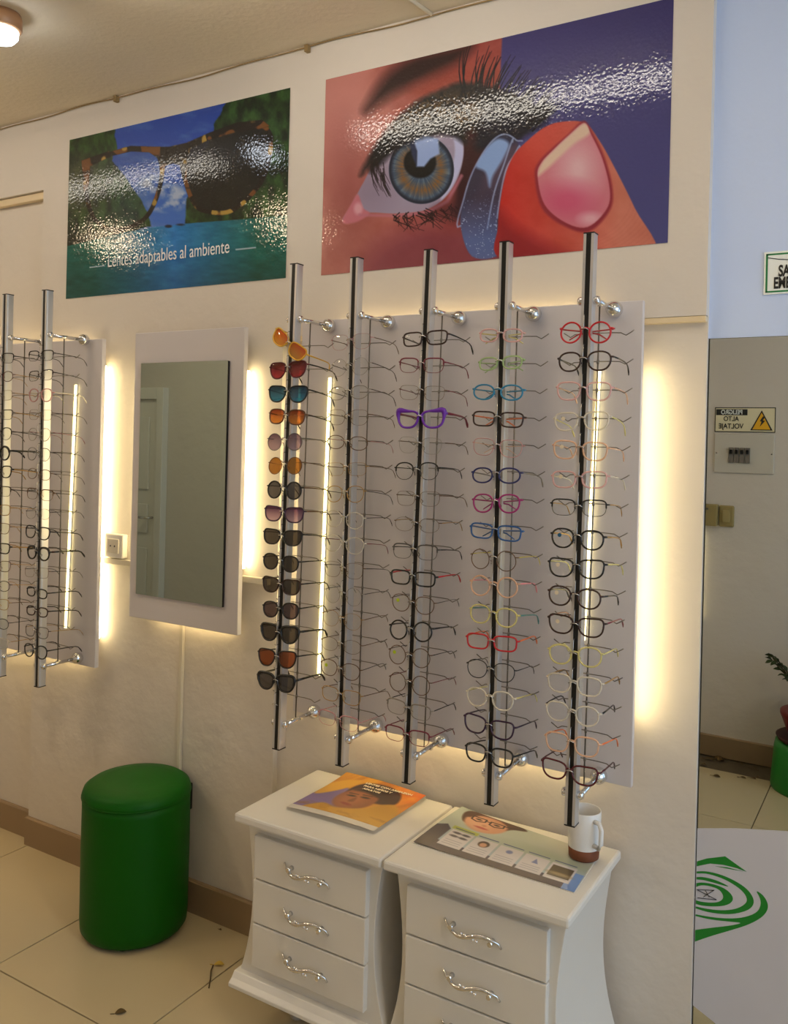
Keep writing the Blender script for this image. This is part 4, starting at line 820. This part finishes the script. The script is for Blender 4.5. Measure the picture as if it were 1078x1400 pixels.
# brochure with a bespectacled face and a row of small cards
p = Print(380, 220, [(0, 0), (390, 0), (390, 240), (0, 240)]); X, Y = p.X, p.Y
p.C[:] = np.array([176, 186, 178])/255; p.fill(np.clip((X-200)/190, 0, 1)*np.clip((130-Y)/130, 0, 1), (216, 208, 196)); p.fill(np.clip((Y-110)/130, 0, 1), (150, 172, 196)); p.fill(p.ell(300, 110, 110, 26, 20)*.4, (150, 166, 120))
p.fill(p.poly(sm([(24, 20), (50, 0), (150, -8), (200, 10), (168, 30), (140, 60), (60, 76), (34, 60)]), 3), (70, 40, 28))
p.fill(p.ell(98, 46, 58, 54, 4, .1), (206, 152, 122)); p.fill(p.ell(84, 52, 30, 34, 16)*.6, (226, 176, 146)); p.fill(p.poly(sm([(30, 40), (44, 6), (90, -8), (150, 0), (166, 30), (120, 6), (70, 10), (46, 40)]), 4), (80, 46, 32))
for ex_ in (72, 124): p.fill(p.ell(ex_, 36, 8, 4, 2), (40, 30, 28)); p.fill(p.line([(ex_-20, 26), (ex_+18, 24), (ex_+20, 40), (ex_, 50), (ex_-18, 44), (ex_-20, 26)], 2.2, 2.2, 1), (46, 26, 24))
p.fill(p.line([(90, 32), (106, 32)], 2, 2, 1), (46, 26, 24)); p.fill(p.line([(144, 28), (190, 14)], 2.4, 1.6, 1), (46, 26, 24)); p.fill(p.ell(98, 76, 18, 5, 2), (176, 74, 70)); p.fill(p.ell(99, 60, 6, 5, 3)*.5, (160, 100, 80))
p.fill((Y > 196)*1., (44, 42, 74)); p.fill(p.poly([(0, 130), (22, 112), (40, 130), (40, 240), (0, 240)], 2), (34, 34, 66)); p.fill(p.poly([(40, 108), (110, 108), (110, 124), (40, 124)], 2), (176, 186, 70))
p.fill((X > 360)*(Y > 150)*1., (110, 146, 204))
for j in range(5):
    x0 = 46+j*66; p.fill(p.poly([(x0, 128), (x0+60, 128), (x0+60, 212), (x0, 212)], 1), (206, 202, 204)); p.fill(p.line([(x0+4, 118), (x0+54, 118)], 2, 2), (60, 70, 120))
    if j == 4: p.fill(p.poly([(x0+5, 140), (x0+55, 140), (x0+55, 196), (x0+5, 196)], 1), (70, 56, 40)); p.fill(p.ell(x0+30, 180, 26, 8, 4), (150, 130, 90))
    elif j == 1: p.fill(p.ell(x0+30, 152, 14, 16, 2), (60, 34, 26)); p.fill(p.ell(x0+30, 156, 9, 11, 2), (206, 150, 120))
    elif j == 0:
        for q in (140, 158): p.fill(p.ell(x0+18, q, 11, 5, 2), (60, 56, 70)); p.fill(p.ell(x0+42, q, 11, 5, 2), (60, 56, 70))
    elif j == 2: p.fill(p.ell(x0+30, 150, 8, 9, 2), (110, 120, 170))
    else: p.fill(p.poly([(x0+24, 165), (x0+30, 140), (x0+40, 165)], 1), (110, 120, 170))
    for q in (180, 190, 200): p.fill(p.line([(x0+8, q), (x0+50, q)], 1.2, 1.2)*.6, (120, 120, 140))
t = empty('brochure', (-.804, -.148, zt)); tag(t, 'optical brochure with bespectacled face and a row of small cards on white cabinet', 'brochure')
bq = [(-.197, -.107), (.198, -.112), (.189, .085), (-.190, .134)]
p.mesh('cover', GLOSSM, quadmap(*bq, lambda U, V: .0030+.006*np.clip(.35-U, 0, 1)**2*4+.003*np.sin(V*3)), t)
MB().prism(bq, 0, .0022, 'z').build('pages', mat('paper', (0, 0, 0)), t)
# mug
t = empty('mug', (-.640, -.100, zt+.0058)); tag(t, 'white mug with brown base and handle standing on the brochure corner', 'mug')
MB().lathe([(.0355, .026), (.0372, .06), (.0375, .108), (.036, .1095), (.0345, .108), (.034, .06), (.032, .028), (.002, .026)], 40, capped=False).build('body', mat('ceramic', srgb(232, 230, 226), .15, noise=.01), t)
MB().lathe([(.030, 0), (.034, .003), (.0355, .026)], 40).build('base', mat('cork', srgb(120, 66, 36), .7, noise=.15, nscale=60), t)
MB().tube([(.036*.83, -.036*.55, .094), (.052*.83, -.052*.55, .096), (.060*.83, -.060*.55, .084), (.060*.83, -.060*.55, .052), (.052*.83, -.052*.55, .040), (.035*.83, -.035*.55, .040)], .0055, 10).build('handle', mat('ceramic', (0, 0, 0)), t)

# ------------------------------------------------------------------ floor litter and the plant seen in the big mirror
DRY = mat('dry_leaf', srgb(86, 66, 30), .7, noise=.3, nscale=60); YEL = mat('yellow_petal', srgb(196, 164, 66), .6, noise=.15, nscale=60)
def leaf(x, y, s_, ang, m, label, name='dry_leaf', cat='leaf', grp=None):
    n = 9; vs = []
    for i in range(n):
        u = i/(n-1); wv = s_*.32*math.sin(math.pi*u)**.8+.0002; zz = .001+.12*s_*math.sin(math.pi*u); vs += [(s_*(u-.5), -wv, zz+.15*wv), (s_*(u-.5), 0, zz), (s_*(u-.5), wv, zz+.2*wv)]
    b_ = MB().add(vs, [(i*3+j, i*3+j+1, i*3+j+4, i*3+j+3) for i in range(n-1) for j in range(2)], True); b_.tube([(-s_*.5, 0, .001), (-s_*.85, s_*.1, .001)], s_*.025, 4)
    o = b_.build(name, m, None, (x, y, 0), (0, 0, ang)); tag(o, label, cat, grp); return o
leaf(-1.672, -.168, .030, .6, YEL, 'yellow dried petal on the floor between stool and cabinet', 'dried_petal', 'petal')
c = MB().tube([(-1.683, -.180, .002), (-1.668, -.205, .004), (-1.645, -.232, .002), (-1.622, -.262, .002)], .0018, 5).build('dry_twig', DRY); tag(c, 'thin dry twig on the floor in front of the white cabinet', 'twig')
leaf(-1.742, -.461, .030, .9, DRY, 'curled dry leaf alone on the floor in front of the green stool')
leaf(-1.79, -.035, .012, 0, DRY, 'tiny dark crumb of leaf at the baseboard beside the cabinet')
rs = random.Random(3)
MG = 'dry leaves on the floor reflected in the big mirror'
for (x, y, s_, a) in ((-.84, 2.29, .04, .1), (-.80, 2.33, .05, -.8), (-.85, 2.20, .035, .2), (-.79, 2.31, .045, 2), (-.70, 2.31, .03, .5), (-.64, 2.29, .03, 0), (-.62, 2.27, .02, 1), (-.765, 2.08, .035, .1), (-.66, 2.13, .03, .1), (-.62, 2.15, .03, .3), (-.60, 2.18, .025, 2)):
    leaf(x, -y, s_, a, DRY, 'dry leaf on the floor by the facing wall, reflected in the big mirror', grp=MG)
t = empty('plant_stand', (-.365, -2.165, 0)); tag(t, 'round green stand under the red pot, reflected in the big mirror', 'stand')
MB().lathe([(.182, 0), (.184, .01), (.172, .18), (.166, .205), (.002, .207)], 40).build('body', mat('green_plastic', srgb(16, 130, 40), .4, noise=.04), t)
t = empty('potted_plant', (-.365, -2.165, .208)); tag(t, 'leafy plant in a red pot on the green stand, seen in the big mirror', 'plant')
RED = mat('red_pot', srgb(120, 24, 20), .4, noise=.08)
MB().lathe([(.10, 0), (.158, .006), (.166, .022), (.158, .024), (.12, .016)], 32).build('saucer', mat('pot_saucer', srgb(60, 16, 14), .5, noise=.08), t)
MB().lathe([(.11, .012), (.142, .10), (.15, .12), (.15, .13), (.13, .13)], 32).build('pot', RED, t)
LEAFM = mat('plant_leaf', srgb(40, 58, 24), .5, noise=.3, nscale=30); STEMM = mat('plant_stem', srgb(60, 50, 26), .7, noise=.2)
lm = None; m = MB()
tips = []
for i in range(26):
    a = rs.uniform(0, 2*math.pi); r = rs.uniform(.05, .24); h = rs.uniform(.13, .28); P_ = [(.03*math.cos(a), .03*math.sin(a), .12), (r*.6*math.cos(a), r*.6*math.sin(a), .12+h*.6), (r*math.cos(a), r*math.sin(a), .10+h)]
    if P_[2][1] < -.17: continue
    m.tube(P_, .003, 5); tips += [(Vector(P_[1]).lerp(Vector(P_[2]), q), a) for q in (0, .25, .5, .75, 1)]
m.build('stems', STEMM, t)['kind'] = 'stuff'
for (q, a) in tips:
    for _ in range(2):
        if lm is None:
            b_ = MB(); n = 5; vs = []
            for i in range(n): u = i/(n-1); wv = .010*math.sin(math.pi*u)+.0004; vs += [(.036*u, -wv, .004*math.sin(3*u)+.2*wv), (.036*u, 0, .004*math.sin(3*u)), (.036*u, wv, .004*math.sin(3*u)+.2*wv)]
            o = b_.add(vs, [(i*3+j, i*3+j+1, i*3+j+4, i*3+j+3) for i in range(n-1) for j in range(2)], True).build('leaf', LEAFM, t); lm = o.data
        else: o = link('leaf', lm, t)
        o.location = q; o.rotation_euler = (rs.uniform(-.8, .8), rs.uniform(-.9, .5), a+rs.uniform(-1.6, 1.6))
